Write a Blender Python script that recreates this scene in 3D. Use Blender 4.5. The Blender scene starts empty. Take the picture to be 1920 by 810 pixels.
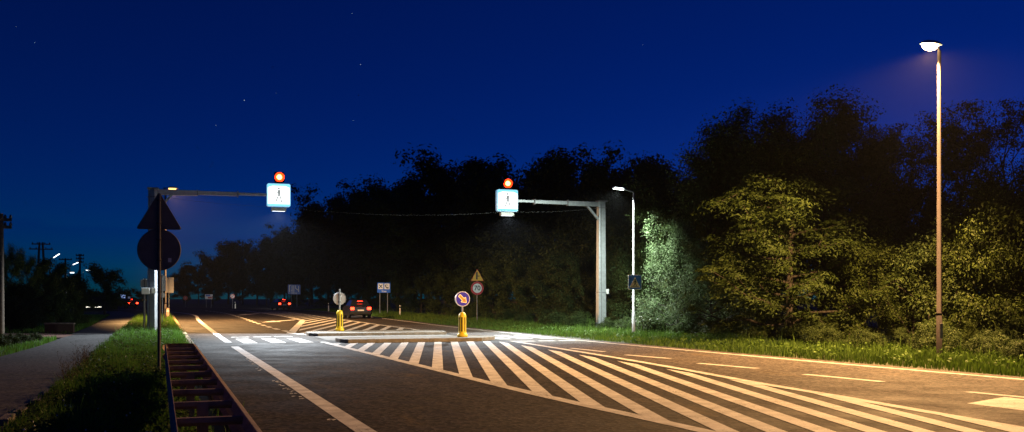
import bpy, math, random
import numpy as np
from mathutils import Vector, Matrix

random.seed(7)
SC = bpy.context.scene
COL = SC.collection
R = math.radians

# ------------------------------------------------------------------ survey
F, CU, HV, CH = 1867.0, 960.0, 557.0, 1.7           # focal (px), centre column, horizon row, eye height
TH = R(19.5)                                        # the road runs this far to the left of the view axis
DX, DY = -math.sin(TH), math.cos(TH)                # along the road
RX, RY = math.cos(TH), math.sin(TH)                 # across the road (to the right)


def G(u, v, h=0.0):
    """surveyed ground point (metres) seen at photo pixel u, v"""
    y = F * (CH - h) / (v - HV)
    return ((u - CU) * y / F, y)


def W(s, t):
    """s metres along the road, t metres across it"""
    return (s * DX + t * RX, s * DY + t * RY)


def ST(p):
    return (p[0] * DX + p[1] * DY, p[0] * RX + p[1] * RY)


# ------------------------------------------------------------------ materials
MATS = {}


def mat(name, col, rough=0.6, metal=0.0, var=0.0, scale=6.0, bump=0.0, bscale=40.0, emit=None, estr=0.0, coat=0.0, spec=.5):
    if name in MATS:
        return MATS[name]
    m = bpy.data.materials.new(name)
    m.use_nodes = True
    nt = m.node_tree
    b = nt.nodes['Principled BSDF']
    b.inputs['Base Color'].default_value = (*col, 1)
    b.inputs['Roughness'].default_value = rough
    b.inputs['Metallic'].default_value = metal
    b.inputs['Specular IOR Level'].default_value = spec
    if coat:
        b.inputs['Coat Weight'].default_value = coat
    if emit:
        b.inputs['Emission Color'].default_value = (*emit, 1)
        b.inputs['Emission Strength'].default_value = estr
    if var or bump:
        tc = nt.nodes.new('ShaderNodeTexCoord')
    if var:
        n = nt.nodes.new('ShaderNodeTexNoise')
        n.inputs['Scale'].default_value = scale
        n.inputs['Detail'].default_value = 6
        n.inputs['Roughness'].default_value = 0.65
        nt.links.new(tc.outputs['Object'], n.inputs['Vector'])
        rp = nt.nodes.new('ShaderNodeMapRange')
        rp.inputs['From Min'].default_value = 0.3
        rp.inputs['From Max'].default_value = 0.7
        rp.inputs['To Min'].default_value = 1 - var
        rp.inputs['To Max'].default_value = 1 + var
        nt.links.new(n.outputs['Fac'], rp.inputs['Value'])
        mu = nt.nodes.new('ShaderNodeVectorMath')
        mu.operation = 'SCALE'
        mu.inputs[0].default_value = col
        nt.links.new(rp.outputs[0], mu.inputs['Scale'])
        nt.links.new(mu.outputs[0], b.inputs['Base Color'])
        rr = nt.nodes.new('ShaderNodeMapRange')
        rr.inputs['To Min'].default_value = max(0.05, rough - 0.15)
        rr.inputs['To Max'].default_value = min(1, rough + 0.15)
        nt.links.new(n.outputs['Fac'], rr.inputs['Value'])
        nt.links.new(rr.outputs[0], b.inputs['Roughness'])
    if bump:
        n2 = nt.nodes.new('ShaderNodeTexNoise')
        n2.inputs['Scale'].default_value = bscale
        n2.inputs['Detail'].default_value = 4
        nt.links.new(tc.outputs['Object'], n2.inputs['Vector'])
        bp = nt.nodes.new('ShaderNodeBump')
        bp.inputs['Strength'].default_value = bump
        bp.inputs['Distance'].default_value = 0.02
        nt.links.new(n2.outputs['Fac'], bp.inputs['Height'])
        nt.links.new(bp.outputs[0], b.inputs['Normal'])
    MATS[name] = m
    return m


def emission(name, col, s):
    if name in MATS:
        return MATS[name]
    m = bpy.data.materials.new(name)
    m.use_nodes = True
    nt = m.node_tree
    nt.nodes.clear()
    e = nt.nodes.new('ShaderNodeEmission')
    e.inputs['Color'].default_value = (*col, 1)
    e.inputs['Strength'].default_value = s
    o = nt.nodes.new('ShaderNodeOutputMaterial')
    nt.links.new(e.outputs[0], o.inputs[0])
    MATS[name] = m
    return m


def leaf_mat(name, c1, c2, trans=0.3, rough=0.5):
    if name in MATS:
        return MATS[name]
    m = bpy.data.materials.new(name)
    m.use_nodes = True
    nt = m.node_tree
    b = nt.nodes['Principled BSDF']
    b.inputs['Roughness'].default_value = .65
    b.inputs['Specular IOR Level'].default_value = .2
    g = nt.nodes.new('ShaderNodeNewGeometry')
    mx = nt.nodes.new('ShaderNodeMix')
    mx.data_type = 'RGBA'
    mx.inputs[6].default_value = (*c1, 1)
    mx.inputs[7].default_value = (*c2, 1)
    nt.links.new(g.outputs['Random Per Island'], mx.inputs[0])
    nt.links.new(mx.outputs[2], b.inputs['Base Color'])
    t = nt.nodes.new('ShaderNodeBsdfTranslucent')
    nt.links.new(mx.outputs[2], t.inputs['Color'])
    ms = nt.nodes.new('ShaderNodeMixShader')
    ms.inputs[0].default_value = trans
    nt.links.new(b.outputs[0], ms.inputs[1])
    nt.links.new(t.outputs[0], ms.inputs[2])
    nt.links.new(ms.outputs[0], nt.nodes['Material Output'].inputs[0])
    MATS[name] = m
    return m


def asphalt_mat(name, base, speck, tint=(1, 1, 1), wear=True):
    """mineral aggregate in bitumen: fine speckle, broad patches, cracks"""
    m = bpy.data.materials.new(name)
    m.use_nodes = True
    nt = m.node_tree
    L = nt.links.new
    b = nt.nodes['Principled BSDF']
    tc = nt.nodes.new('ShaderNodeTexCoord')

    def noise(scale, detail=3, rough=0.6, vec=None):
        n = nt.nodes.new('ShaderNodeTexNoise')
        n.inputs['Scale'].default_value = scale
        n.inputs['Detail'].default_value = detail
        n.inputs['Roughness'].default_value = rough
        L(vec or tc.outputs['Object'], n.inputs['Vector'])
        return n

    def rng(src, a, bb, c, d):
        r = nt.nodes.new('ShaderNodeMapRange')
        for k, x in zip(('From Min', 'From Max', 'To Min', 'To Max'), (a, bb, c, d)):
            r.inputs[k].default_value = x
        L(src, r.inputs['Value'])
        return r.outputs[0]

    def mul(a, bb):
        q = nt.nodes.new('ShaderNodeMath')
        q.operation = 'MULTIPLY'
        L(a, q.inputs[0])
        L(bb, q.inputs[1])
        return q.outputs[0]
    fine = mul(rng(noise(55, 2, 0.8).outputs['Fac'], 0.32, 0.72, 1 - speck, 1 + speck), rng(noise(9, 4, 0.85).outputs['Fac'], 0.3, 0.7, 1 - speck * .8, 1 + speck * .8))
    vo = nt.nodes.new('ShaderNodeTexVoronoi')
    vo.inputs['Scale'].default_value = 15
    L(tc.outputs['Object'], vo.inputs['Vector'])
    sep = nt.nodes.new('ShaderNodeSeparateColor')
    L(vo.outputs['Color'], sep.inputs[0])
    stone = rng(sep.outputs[0], 0.0, 1.0, 1 - speck * 1.2, 1 + speck * 1.2)
    patch = rng(noise(0.35, 5, 0.6).outputs['Fac'], 0.3, 0.7, 0.88, 1.12)
    v = mul(mul(fine, stone), patch)
    if wear:
        sb = nt.nodes.new('ShaderNodeMath')
        sb.operation = 'SUBTRACT'
        sb.inputs[1].default_value = 0.5
        L(noise(0.55, 6, 0.62).outputs['Fac'], sb.inputs[0])
        ab = nt.nodes.new('ShaderNodeMath')
        ab.operation = 'ABSOLUTE'
        L(sb.outputs[0], ab.inputs[0])
        v = mul(v, rng(ab.outputs[0], 0.0, 0.006, 0.55, 1.0))
        v = mul(v, rng(noise(0.9, 2, 0.5).outputs['Fac'], 0.66, 0.74, 1.0, 0.72))
    if wear:                                   # wheel tracks and old sealing along the lane
        mp = nt.nodes.new('ShaderNodeMapping')
        mp.inputs['Rotation'].default_value = (0, 0, -TH)
        L(tc.outputs['Object'], mp.inputs['Vector'])
        mp2 = nt.nodes.new('ShaderNodeMapping')
        mp2.inputs['Scale'].default_value = (1.1, 0.03, 1)
        L(mp.outputs[0], mp2.inputs['Vector'])
        v = mul(v, rng(noise(1.0, 3, 0.5, mp2.outputs[0]).outputs['Fac'], 0.3, 0.7, 0.78, 1.2))
    sc = nt.nodes.new('ShaderNodeVectorMath')
    sc.operation = 'SCALE'
    sc.inputs[0].default_value = [base * q for q in tint]
    L(v, sc.inputs['Scale'])
    if wear:
        mp3 = nt.nodes.new('ShaderNodeMapping')
        mp3.inputs['Scale'].default_value = (1.0, .22, 1)
        L(mp.outputs[0], mp3.inputs['Vector'])
        sd = nt.nodes.new('ShaderNodeMix')
        sd.data_type = 'RGBA'
        sd.inputs[7].default_value = (.15, .11, .055, 1)
        L(sc.outputs[0], sd.inputs[6])
        L(rng(noise(1.1, 8, .72, mp3.outputs[0]).outputs['Fac'], 0.58, 0.74, 0.0, 0.75), sd.inputs[0])
        L(sd.outputs[2], b.inputs['Base Color'])
    else:
        L(sc.outputs[0], b.inputs['Base Color'])
    L(rng(noise(0.8, 4).outputs['Fac'], 0.3, 0.7, 0.7, 0.9), b.inputs['Roughness'])
    b.inputs['Specular IOR Level'].default_value = .18
    bp = nt.nodes.new('ShaderNodeBump')
    bp.inputs['Strength'].default_value = 0.5
    bp.inputs['Distance'].default_value = 0.012
    L(vo.outputs['Distance'], bp.inputs['Height'])
    L(bp.outputs[0], b.inputs['Normal'])
    MATS[name] = m
    return m


def paint_mat():
    """white road paint worn through to the asphalt in specks"""
    m = bpy.data.materials.new('road_paint')
    m.use_nodes = True
    nt = m.node_tree
    L = nt.links.new
    b = nt.nodes['Principled BSDF']
    tc = nt.nodes.new('ShaderNodeTexCoord')
    n = nt.nodes.new('ShaderNodeTexNoise')
    n.inputs['Scale'].default_value = 16
    n.inputs['Detail'].default_value = 8
    n.inputs['Roughness'].default_value = 0.75
    L(tc.outputs['Object'], n.inputs['Vector'])
    n2 = nt.nodes.new('ShaderNodeTexNoise')
    n2.inputs['Scale'].default_value = 0.8
    n2.inputs['Detail'].default_value = 4
    L(tc.outputs['Object'], n2.inputs['Vector'])
    ad = nt.nodes.new('ShaderNodeMath')
    ad.operation = 'MULTIPLY_ADD'
    ad.inputs[1].default_value = 0.35
    L(n2.outputs['Fac'], ad.inputs[0])
    L(n.outputs['Fac'], ad.inputs[2])
    rp = nt.nodes.new('ShaderNodeMapRange')
    rp.inputs['From Min'].default_value = 0.755
    rp.inputs['From Max'].default_value = 0.83
    L(ad.outputs[0], rp.inputs['Value'])
    mx = nt.nodes.new('ShaderNodeMix')
    mx.data_type = 'RGBA'
    mx.inputs[6].default_value = (0.74, 0.73, 0.7, 1)
    mx.inputs[7].default_value = (0.12, 0.115, 0.11, 1)
    L(rp.outputs[0], mx.inputs[0])
    n3 = nt.nodes.new('ShaderNodeTexNoise')
    n3.inputs['Scale'].default_value = 3
    n3.inputs['Detail'].default_value = 5
    L(tc.outputs['Object'], n3.inputs['Vector'])
    r3 = nt.nodes.new('ShaderNodeMapRange')
    r3.inputs['From Min'].default_value = 0.3
    r3.inputs['From Max'].default_value = 0.7
    r3.inputs['To Min'].default_value = 0.6
    r3.inputs['To Max'].default_value = 1.12
    L(n3.outputs['Fac'], r3.inputs['Value'])
    sc = nt.nodes.new('ShaderNodeVectorMath')
    sc.operation = 'SCALE'
    L(mx.outputs[2], sc.inputs[0])
    L(r3.outputs[0], sc.inputs['Scale'])
    L(sc.outputs[0], b.inputs['Base Color'])
    b.inputs['Roughness'].default_value = 0.7
    bp = nt.nodes.new('ShaderNodeBump')
    bp.inputs['Strength'].default_value = 0.4
    bp.inputs['Distance'].default_value = 0.008
    L(n.outputs['Fac'], bp.inputs['Height'])
    L(bp.outputs[0], b.inputs['Normal'])
    MATS['paint'] = m
    return m


M_ASPH = asphalt_mat('asphalt', 0.037, 0.75, (1.0, 0.88, 0.8))
M_LANE = asphalt_mat('worn_asphalt', 0.098, 0.6, (1.0, 0.86, 0.76))
M_PATHA = asphalt_mat('path_asphalt', 0.10, 0.35, (1, 1, 1), False)
M_PAINT = paint_mat()
M_GROUND = mat('soil', (0.035, 0.04, 0.018), 0.95, var=0.5, scale=1.5, bump=0.8, bscale=12)
M_CONC = mat('concrete', (0.24, 0.225, 0.2), 0.85, var=0.35, scale=5, bump=0.5, bscale=30)
M_CONCD = mat('dirty_concrete', (0.2, 0.18, 0.15), 0.9, var=0.5, scale=4, bump=0.6, bscale=22)
M_SAND = mat('sandy_kerb', (0.32, 0.24, 0.13), 0.95, var=0.45, scale=5, bump=1.0, bscale=18)
M_GALV = mat('galvanised_steel', (0.42, 0.45, 0.47), 0.5, 0.55, var=0.18, scale=7, bump=0.05)
M_GALVD = mat('weathered_galvanised_steel', (0.22, 0.22, 0.23), 0.6, 0.4, var=0.35, scale=9)
M_POLE = mat('painted_pole', (0.034, 0.03, 0.032), 0.85, 0.0, var=0.15, scale=10, spec=.06)
M_BACK = mat('sign_back', (0.16, 0.155, 0.16), 0.6, 0.3, var=0.15, scale=5)
M_BACKL = mat('pale_sign_back', (0.4, 0.4, 0.4), 0.55, 0.3, var=0.12, scale=5)
M_DARKP = mat('dark_pole', (0.09, 0.085, 0.09), 0.55, 0.3, var=0.3, scale=12)
M_RAIL = mat('rail_steel', (0.30, 0.23, 0.19), 0.8, 0.0, var=0.4, scale=6)
M_YELLOW = mat('yellow_plastic', (0.88, 0.64, 0.02), 0.45, var=0.1, scale=8)
M_YSIGN = mat('yellow_sheeting', (0.75, 0.42, 0.02), 0.4, var=0.05)
M_RSIGN = mat('red_sheeting', (0.5, 0.02, 0.03), 0.4)
M_WSIGN = mat('white_sheeting', (0.8, 0.8, 0.8), 0.4)
M_BSIGN = mat('blue_sheeting', (0.03, 0.14, 0.6), 0.4)
M_KSIGN = mat('black_sheeting', (0.015, 0.015, 0.015), 0.5)
M_BLACK = mat('black_slot', (0.02, 0.015, 0.005), 0.8)
M_BOX = mat('grey_cabinet', (0.5, 0.5, 0.48), 0.5, var=0.1)
M_WHITE = mat('white_plastic', (0.75, 0.75, 0.73), 0.5, var=0.08)
M_WOOD = mat('weathered_wood', (0.12, 0.09, 0.065), 0.85, var=0.4, scale=9)
M_BARK = mat('bark', (0.035, 0.03, 0.024), 0.9, var=0.5, scale=7, bump=0.8, bscale=20)
M_WIRE = mat('cable', (0.08, 0.08, 0.08), 0.6)
M_RUBBER = mat('rubber', (0.015, 0.015, 0.016), 0.8)
M_GLASS = mat('car_glass', (0.01, 0.012, 0.014), 0.08, coat=0.5)

E_FACE = emission('lightbox_white', (0.95, 1.0, 1.0), 2.4)
E_EDGE = emission('lightbox_blue', (0.25, 0.75, 1.0), 1.25)
E_WALK = emission('lightbox_pictogram', (0.36, 0.4, 0.4), 0.8)
E_BEAC = emission('beacon_core', (1.0, 0.45, 0.10), 9.0)
E_LENS = emission('beacon_lens', (1.0, 0.03, 0.004), 6.0)
E_SOD = emission('sodium_glass', (1.0, 0.64, 0.3), 85.0)
E_SODF = emission('far_sodium_glass', (1.0, 0.5, 0.13), 4.0)
E_LED = emission('led_panel', (0.85, 1.0, 0.95), 12.0)
E_LEDF = emission('far_led_panel', (0.85, 0.95, 1.0), 3.0)
E_ARR = emission('arrow_tubes', (1.0, 0.5, 0.12), 2.0)
E_ARRC = emission('arrow_core', (1.0, 0.22, 0.03), 1.3)
E_TAIL = emission('tail_lamp', (1.0, 0.03, 0.01), 14.0)
E_HEAD = emission('vehicle_streak_glow', (1.0, 0.93, 0.75), 3.0)  # glow of the added strip standing in for vehicle lights
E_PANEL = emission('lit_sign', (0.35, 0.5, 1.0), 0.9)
E_BOXL = emission('lamp_box_glass', (0.9, 0.95, 1.0), 3.0)


# ------------------------------------------------------------------ mesh tools
class MB:
    def __init__(self):
        self.v, self.f, self.s, self.mi = [], [], [], []
        self.cur = 0

    def add(self, vs, fs, smooth=False):
        o = len(self.v)
        self.v += [tuple(p) for p in vs]
        for f in fs:
            self.f.append([i + o for i in f])
            self.s.append(smooth)
            self.mi.append(self.cur)
        return self

    def box(self, c, d, rz=0.0, rx=0.0, ry=0.0):
        m = Matrix.Rotation(rz, 3, 'Z') @ Matrix.Rotation(ry, 3, 'Y') @ Matrix.Rotation(rx, 3, 'X')
        vs = []
        for x in (-.5, .5):
            for y in (-.5, .5):
                for z in (-.5, .5):
                    vs.append(Vector(c) + m @ Vector((x * d[0], y * d[1], z * d[2])))
        return self.add(vs, [(0, 1, 3, 2), (4, 6, 7, 5), (0, 4, 5, 1), (2, 3, 7, 6), (0, 2, 6, 4), (1, 5, 7, 3)])

    def tube(self, pts, rad, n=12, caps=True):
        pts = [Vector(p) for p in pts]
        if not hasattr(rad, '__len__'):
            rad = [rad] * len(pts)
        rings = []
        ref = None
        for i, p in enumerate(pts):
            a = pts[max(i - 1, 0)]
            b = pts[min(i + 1, len(pts) - 1)]
            t = (b - a).normalized()
            if ref is None:
                ref = Vector((1, 0, 0)) if abs(t.x) < 0.9 else Vector((0, 1, 0))
            x = (ref - t * ref.dot(t)).normalized()
            y = t.cross(x)
            ref = x
            rings.append([p + (x * math.cos(2 * math.pi * k / n) + y * math.sin(2 * math.pi * k / n)) * rad[i] for k in range(n)])
        vs = [q for r in rings for q in r]
        fs = []
        for i in range(len(pts) - 1):
            for k in range(n):
                k2 = (k + 1) % n
                fs.append((i * n + k, i * n + k2, (i + 1) * n + k2, (i + 1) * n + k))
        self.add(vs, fs, True)
        if caps:
            self.add(rings[0], [tuple(range(n))[::-1]])
            self.add(rings[-1], [tuple(range(n))])
        return self

    def lathe(self, prof, n=20, c=(0, 0, 0)):
        vs, fs = [], []
        for (r, z) in prof:
            for k in range(n):
                a = 2 * math.pi * k / n
                vs.append((c[0] + r * math.cos(a), c[1] + r * math.sin(a), c[2] + z))
        for i in range(len(prof) - 1):
            for k in range(n):
                k2 = (k + 1) % n
                fs.append((i * n + k, i * n + k2, (i + 1) * n + k2, (i + 1) * n + k))
        return self.add(vs, fs, True)

    def prism(self, poly, y0, y1):
        """a polygon in x-z, extruded in y"""
        n = len(poly)
        vs = [(p[0], y0, p[1]) for p in poly] + [(p[0], y1, p[1]) for p in poly]
        fs = [tuple(range(n)), tuple(range(n, 2 * n))[::-1]]
        fs += [(i, i + n, (i + 1) % n + n, (i + 1) % n) for i in range(n)]
        return self.add(vs, fs)

    def hprism(self, poly, z0, z1):
        n = len(poly)
        vs = [(p[0], p[1], z0) for p in poly] + [(p[0], p[1], z1) for p in poly]
        fs = [tuple(range(n))[::-1], tuple(range(n, 2 * n))]
        fs += [(i, (i + 1) % n, (i + 1) % n + n, i + n) for i in range(n)]
        return self.add(vs, fs)

    def line(self, pts, w, y0, y1):
        """a stroke of width w through pts in x-z"""
        for (a, b) in zip(pts[:-1], pts[1:]):
            dx, dz = b[0] - a[0], b[1] - a[1]
            l = math.hypot(dx, dz)
            nx, nz = -dz / l * w / 2, dx / l * w / 2
            self.prism([(a[0] + nx, a[1] + nz), (b[0] + nx, b[1] + nz), (b[0] - nx, b[1] - nz), (a[0] - nx, a[1] - nz)], y0, y1)
        return self

    def disc(self, c, r, y0, y1, n=28):
        return self.prism([(c[0] + r * math.cos(2 * math.pi * k / n), c[1] + r * math.sin(2 * math.pi * k / n)) for k in range(n)], y0, y1)

    def build(self, name, m, parent=None, bevel=0.0, loc=None):
        me = bpy.data.meshes.new(name)
        me.from_pydata(self.v, [], self.f)
        me.polygons.foreach_set('use_smooth', self.s)
        ms = m if isinstance(m, (list, tuple)) else [m]
        for q in ms:
            me.materials.append(q)
        if len(ms) > 1:
            me.polygons.foreach_set('material_index', self.mi)
        me.update()
        o = bpy.data.objects.new(name, me)
        COL.objects.link(o)
        if parent:
            o.parent = parent
        if loc:
            o.location = loc
        if bevel:
            b = o.modifiers.new('edge', 'BEVEL')
            b.width = bevel
            b.segments = 2
            b.limit_method = 'ANGLE'
        return o


def arrmesh(name, V, Fq, m):
    me = bpy.data.meshes.new(name)
    V = np.asarray(V, np.float32)
    Fq = np.asarray(Fq, np.int32)
    k = Fq.shape[1]
    me.vertices.add(len(V))
    me.vertices.foreach_set('co', V.ravel())
    me.loops.add(Fq.size)
    me.loops.foreach_set('vertex_index', Fq.ravel())
    me.polygons.add(len(Fq))
    me.polygons.foreach_set('loop_start', np.arange(len(Fq), dtype=np.int32) * k)
    me.polygons.foreach_set('loop_total', np.full(len(Fq), k, np.int32))
    me.materials.append(m)
    me.update(calc_edges=True)
    return me


def mobj(name, me, parent=None):
    o = bpy.data.objects.new(name, me)
    COL.objects.link(o)
    if parent:
        o.parent = parent
    return o


def tag(o, label=None, cat=None, group=None, kind=None):
    if label:
        o['label'] = label
    if cat:
        o['category'] = cat
    if group:
        o['group'] = group
    if kind:
        o['kind'] = kind
    return o


def thing(name, label, cat, loc=(0, 0, 0), rz=0.0, group=None):
    o = bpy.data.objects.new(name, None)
    o.empty_display_size = 0.2
    COL.objects.link(o)
    o.location = loc if len(loc) == 3 else (loc[0], loc[1], 0)
    o.rotation_euler = (0, 0, rz)
    return tag(o, label, cat, group)


def copy_tree(o, parent=None):
    c = o.copy()
    COL.objects.link(c)
    if parent:
        c.parent = parent
    for ch in [q for q in o.children]:
        copy_tree(ch, c)
    return c


def text_mesh(name, body, size, m, parent, loc, rot=(R(90), 0, 0)):
    cu = bpy.data.curves.new(name, 'FONT')
    cu.body = body
    cu.size = size
    cu.align_x = 'CENTER'
    cu.align_y = 'CENTER'
    cu.extrude = 0.002
    cu.offset = size * 0.012
    t = bpy.data.objects.new(name, cu)
    COL.objects.link(t)
    dg = bpy.context.evaluated_depsgraph_get()
    me = bpy.data.meshes.new_from_object(t.evaluated_get(dg))
    bpy.data.objects.remove(t)
    me.materials.clear()
    me.materials.append(m)
    o = bpy.data.objects.new(name, me)
    COL.objects.link(o)
    o.parent = parent
    o.location = loc
    o.rotation_euler = rot
    return o


def catmull(pts, step=1.5):
    P = [Vector((p[0], p[1])) for p in pts]
    P = [P[0] * 2 - P[1]] + P + [P[-1] * 2 - P[-2]]
    out = []
    for i in range(1, len(P) - 2):
        a, b, c, d = P[i - 1:i + 3]
        n = max(1, int((c - b).length / step))
        for k in range(n):
            t = k / n
            out.append(0.5 * ((2 * b) + (c - a) * t + (2 * a - 5 * b + 4 * c - d) * t * t + (3 * b - a - 3 * c + d) * t ** 3))
    out.append(P[-2])
    return out


def ribbon(mb, pts, w, z, off=0.0):
    """a flat strip of width w along ground points, shifted sideways by off"""
    P = [Vector((p[0], p[1])) for p in pts]
    vs, fs = [], []
    for i, p in enumerate(P):
        t = (P[min(i + 1, len(P) - 1)] - P[max(i - 1, 0)]).normalized()
        n = Vector((t.y, -t.x))
        a, b = p + n * (off - w / 2), p + n * (off + w / 2)
        vs += [(a.x, a.y, z), (b.x, b.y, z)]
    for i in range(len(P) - 1):
        fs.append((2 * i, 2 * i + 1, 2 * i + 3, 2 * i + 2))
    mb.add(vs, fs)


def dashes(mb, pts, w, z, on, gap, start=0.0):
    P = [Vector((p[0], p[1])) for p in pts]
    ds = [0]
    for a, b in zip(P[:-1], P[1:]):
        ds.append(ds[-1] + (b - a).length)

    def at(d):
        for i in range(len(P) - 1):
            if d <= ds[i + 1]:
                return P[i].lerp(P[i + 1], (d - ds[i]) / max(1e-6, ds[i + 1] - ds[i]))
        return P[-1]
    d = start
    while d + on < ds[-1]:
        ribbon(mb, [at(d), at(d + on / 2), at(d + on)], w, z)
        d += on + gap


# ------------------------------------------------------------------ the setting: ground, road, path
big = MB()
N = 40
xs = [-600 + 1200 * i / N for i in range(N + 1)]
ys = [-60 + 900 * j / N for j in range(N + 1)]
big.add([(x, y, -0.05) for y in ys for x in xs], [(j * (N + 1) + i, j * (N + 1) + i + 1, (j + 1) * (N + 1) + i + 1, (j + 1) * (N + 1) + i) for j in range(N) for i in range(N)])
tag(big.build('ground', M_GROUND), kind='structure')

LEFT = [(-8, 2.45), (20, 2.45), (45, 2.45), (75, 2.7), (95, 3.1), (108, 2.6), (121, 1.2), (135, -1.5), (155, -8), (180, -19), (210, -36), (240, -56)]
RIGHT = [(-8, 18.6), (5, 17.5), (15.8, 16.75), (24, 16.1), (35, 15.55), (45, 15.6), (56, 15.7), (68, 16.3), (83, 16.9), (100, 17.7), (113, 18), (126, 18.1), (140, 17), (155, 13), (175, 4), (200, -9), (230, -28), (260, -50)]
LW = catmull([W(*p) for p in LEFT])
RW = catmull([W(*p) for p in RIGHT])


def offset(P, o):
    out = []
    for i, p in enumerate(P):
        t = (P[min(i + 1, len(P) - 1)] - P[max(i - 1, 0)]).normalized()
        out.append(p + Vector((t.y, -t.x)) * o)
    return out


def resample(P, n):
    d = [0]
    for a, b in zip(P[:-1], P[1:]):
        d.append(d[-1] + (b - a).length)
    out, j = [], 0
    for k in range(n):
        q = d[-1] * k / (n - 1)
        while j < len(d) - 2 and d[j + 1] < q:
            j += 1
        out.append(P[j].lerp(P[j + 1], (q - d[j]) / max(1e-6, d[j + 1] - d[j])))
    return out


ROADL = offset(LW, -1.5)
ROADR = offset(RW, 0.62)
A, B = resample(ROADL, 120), resample(ROADR, 120)
rd = MB()
vs, fs = [], []
K = 6
for a, b in zip(A, B):
    for k in range(K + 1):
        p = a.lerp(b, k / K)
        vs.append((p.x, p.y, 0.0))
for i in range(119):
    for k in range(K):
        fs.append((i * (K + 1) + k, i * (K + 1) + k + 1, (i + 1) * (K + 1) + k + 1, (i + 1) * (K + 1) + k))
rd.add(vs, fs)
tag(rd.build('road', M_ASPH), kind='structure')

# the paler, more worn lanes on the far side
LANEL = catmull([W(-8, 9.9), W(9.9, 10.5), W(11.9, 10.7), W(16.8, 11.1), W(20.7, 11.6), W(27.2, 12.2), W(36.2, 12.8), W(46, 12.8), W(60, 12.9)], 1.0)
A, B = resample(LANEL, 60), resample([p for p in ROADR if ST(p)[0] < 60], 60)
ln = MB()
for i in range(59):
    for (f0, f1) in ((0, .5), (.5, 1)):
        q = [A[i].lerp(B[i], f0), A[i].lerp(B[i], f1), A[i + 1].lerp(B[i + 1], f1), A[i + 1].lerp(B[i + 1], f0)]
        ln.add([(p.x, p.y, .002) for p in q], [(0, 1, 2, 3)])
tag(ln.build('lane_surface', M_LANE), kind='structure')

# sandy, crumbling kerb strip along the near edge of the road
rng = random.Random(3)
kb = MB()
s = 1.0
while s < 112:
    l = 0.98
    pa, pb = W(s, 1.02 + rng.uniform(-.02, .02)), W(s + l, 1.02 + rng.uniform(-.02, .02))
    off = 0.0 if s < 75 else 0.003 * (s - 75)
    c = ((pa[0] + pb[0]) / 2 + RX * off, (pa[1] + pb[1]) / 2 + RY * off, -0.02 + rng.uniform(-.012, .012))
    kb.box(c, (0.30, l, 0.16), TH + rng.uniform(-.01, .01))
    s += 1.0
tag(kb.build('kerb_strip', M_SAND, bevel=0.02), kind='structure')

PATHR = catmull([W(*p) for p in [(-5, -2.25), (12, -2.2), (18, -1.95), (28, -1.75), (45, -1.65), (65, -1.75), (90, -2.0), (110, -2.6), (130, -4.5)]])
PATHL = catmull([W(*p) for p in [(-5, -5.0), (12, -4.9), (25, -4.7), (30, -4.4), (40, -3.9), (65, -3.8), (90, -4.1), (110, -4.8), (130, -6.8)]])
A, B = resample(PATHL, 70), resample(PATHR, 70)
pt = MB()
for i in range(69):
    pt.add([(A[i].x, A[i].y, 0), (B[i].x, B[i].y, 0), (B[i + 1].x, B[i + 1].y, 0), (A[i + 1].x, A[i + 1].y, 0)], [(0, 1, 2, 3)])
tag(pt.build('path', M_PATHA), kind='structure')
# side drive crossing the verge of the path
dv = MB()
q = [G(-160, 633), G(4, 631.5), G(118, 633), G(143, 626.5), G(4, 625.2), G(-160, 625)]
dv.add([(p[0], p[1], 0.004) for p in q], [tuple(range(6))])
tag(dv.build('driveway', mat('red_paving', (0.16, 0.085, 0.06), 0.85, var=0.25, scale=3, bump=0.4, bscale=15)), kind='structure')
# flush edging stones of the path
ed = MB()
s = 4.0
while s < 60:
    for (t0, ww) in ((-2.1 + 0.02 * min(s, 25), 0.16),):
        j = min(range(len(PATHR)), key=lambda i: abs(ST(PATHR[i])[0] - s))
        p = PATHR[j]
        ed.box((p.x + RX * .06 + rng.uniform(-.02, .02), p.y + RY * .06, -.045 + rng.uniform(-.01, .012)), (0.15, 0.76, 0.16), TH - 0.015 + rng.uniform(-.012, .012), rng.uniform(-.008, .008))
    s += 0.78
tag(ed.build('path_kerb', M_CONCD, bevel=0.02), kind='structure')

# ------------------------------------------------------------------ road markings
Z1 = 0.006
mk = MB()
ribbon(mk, [p for p in LW if ST(p)[0] < 36.2], 0.26, Z1)
ribbon(mk, [p for p in LW if 37.6 < ST(p)[0]], 0.26, Z1)
ribbon(mk, RW, 0.17, Z1)
for k in range(110):
    s_ = 10 + 20 * rng.random() ** 1.3
    if math.sin(s_ * 1.9) + math.sin(s_ * .77) < -.1:
        continue
    c_ = W(s_, 2.45 - .17 - abs(rng.gauss(0, .06)))
    a_ = rng.uniform(0, 1.2)
    mk.add([(c_[0] + math.cos(a_ + q * 1.2566 + rng.uniform(-.3, .3)) * rng.uniform(.012, .05), c_[1] + math.sin(a_ + q * 1.2566) * rng.uniform(.03, .12), Z1 - .001) for q in range(5)], [(0, 1, 2, 3, 4)])
tag(mk.build('edge_line', M_PAINT), kind='structure')

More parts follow.
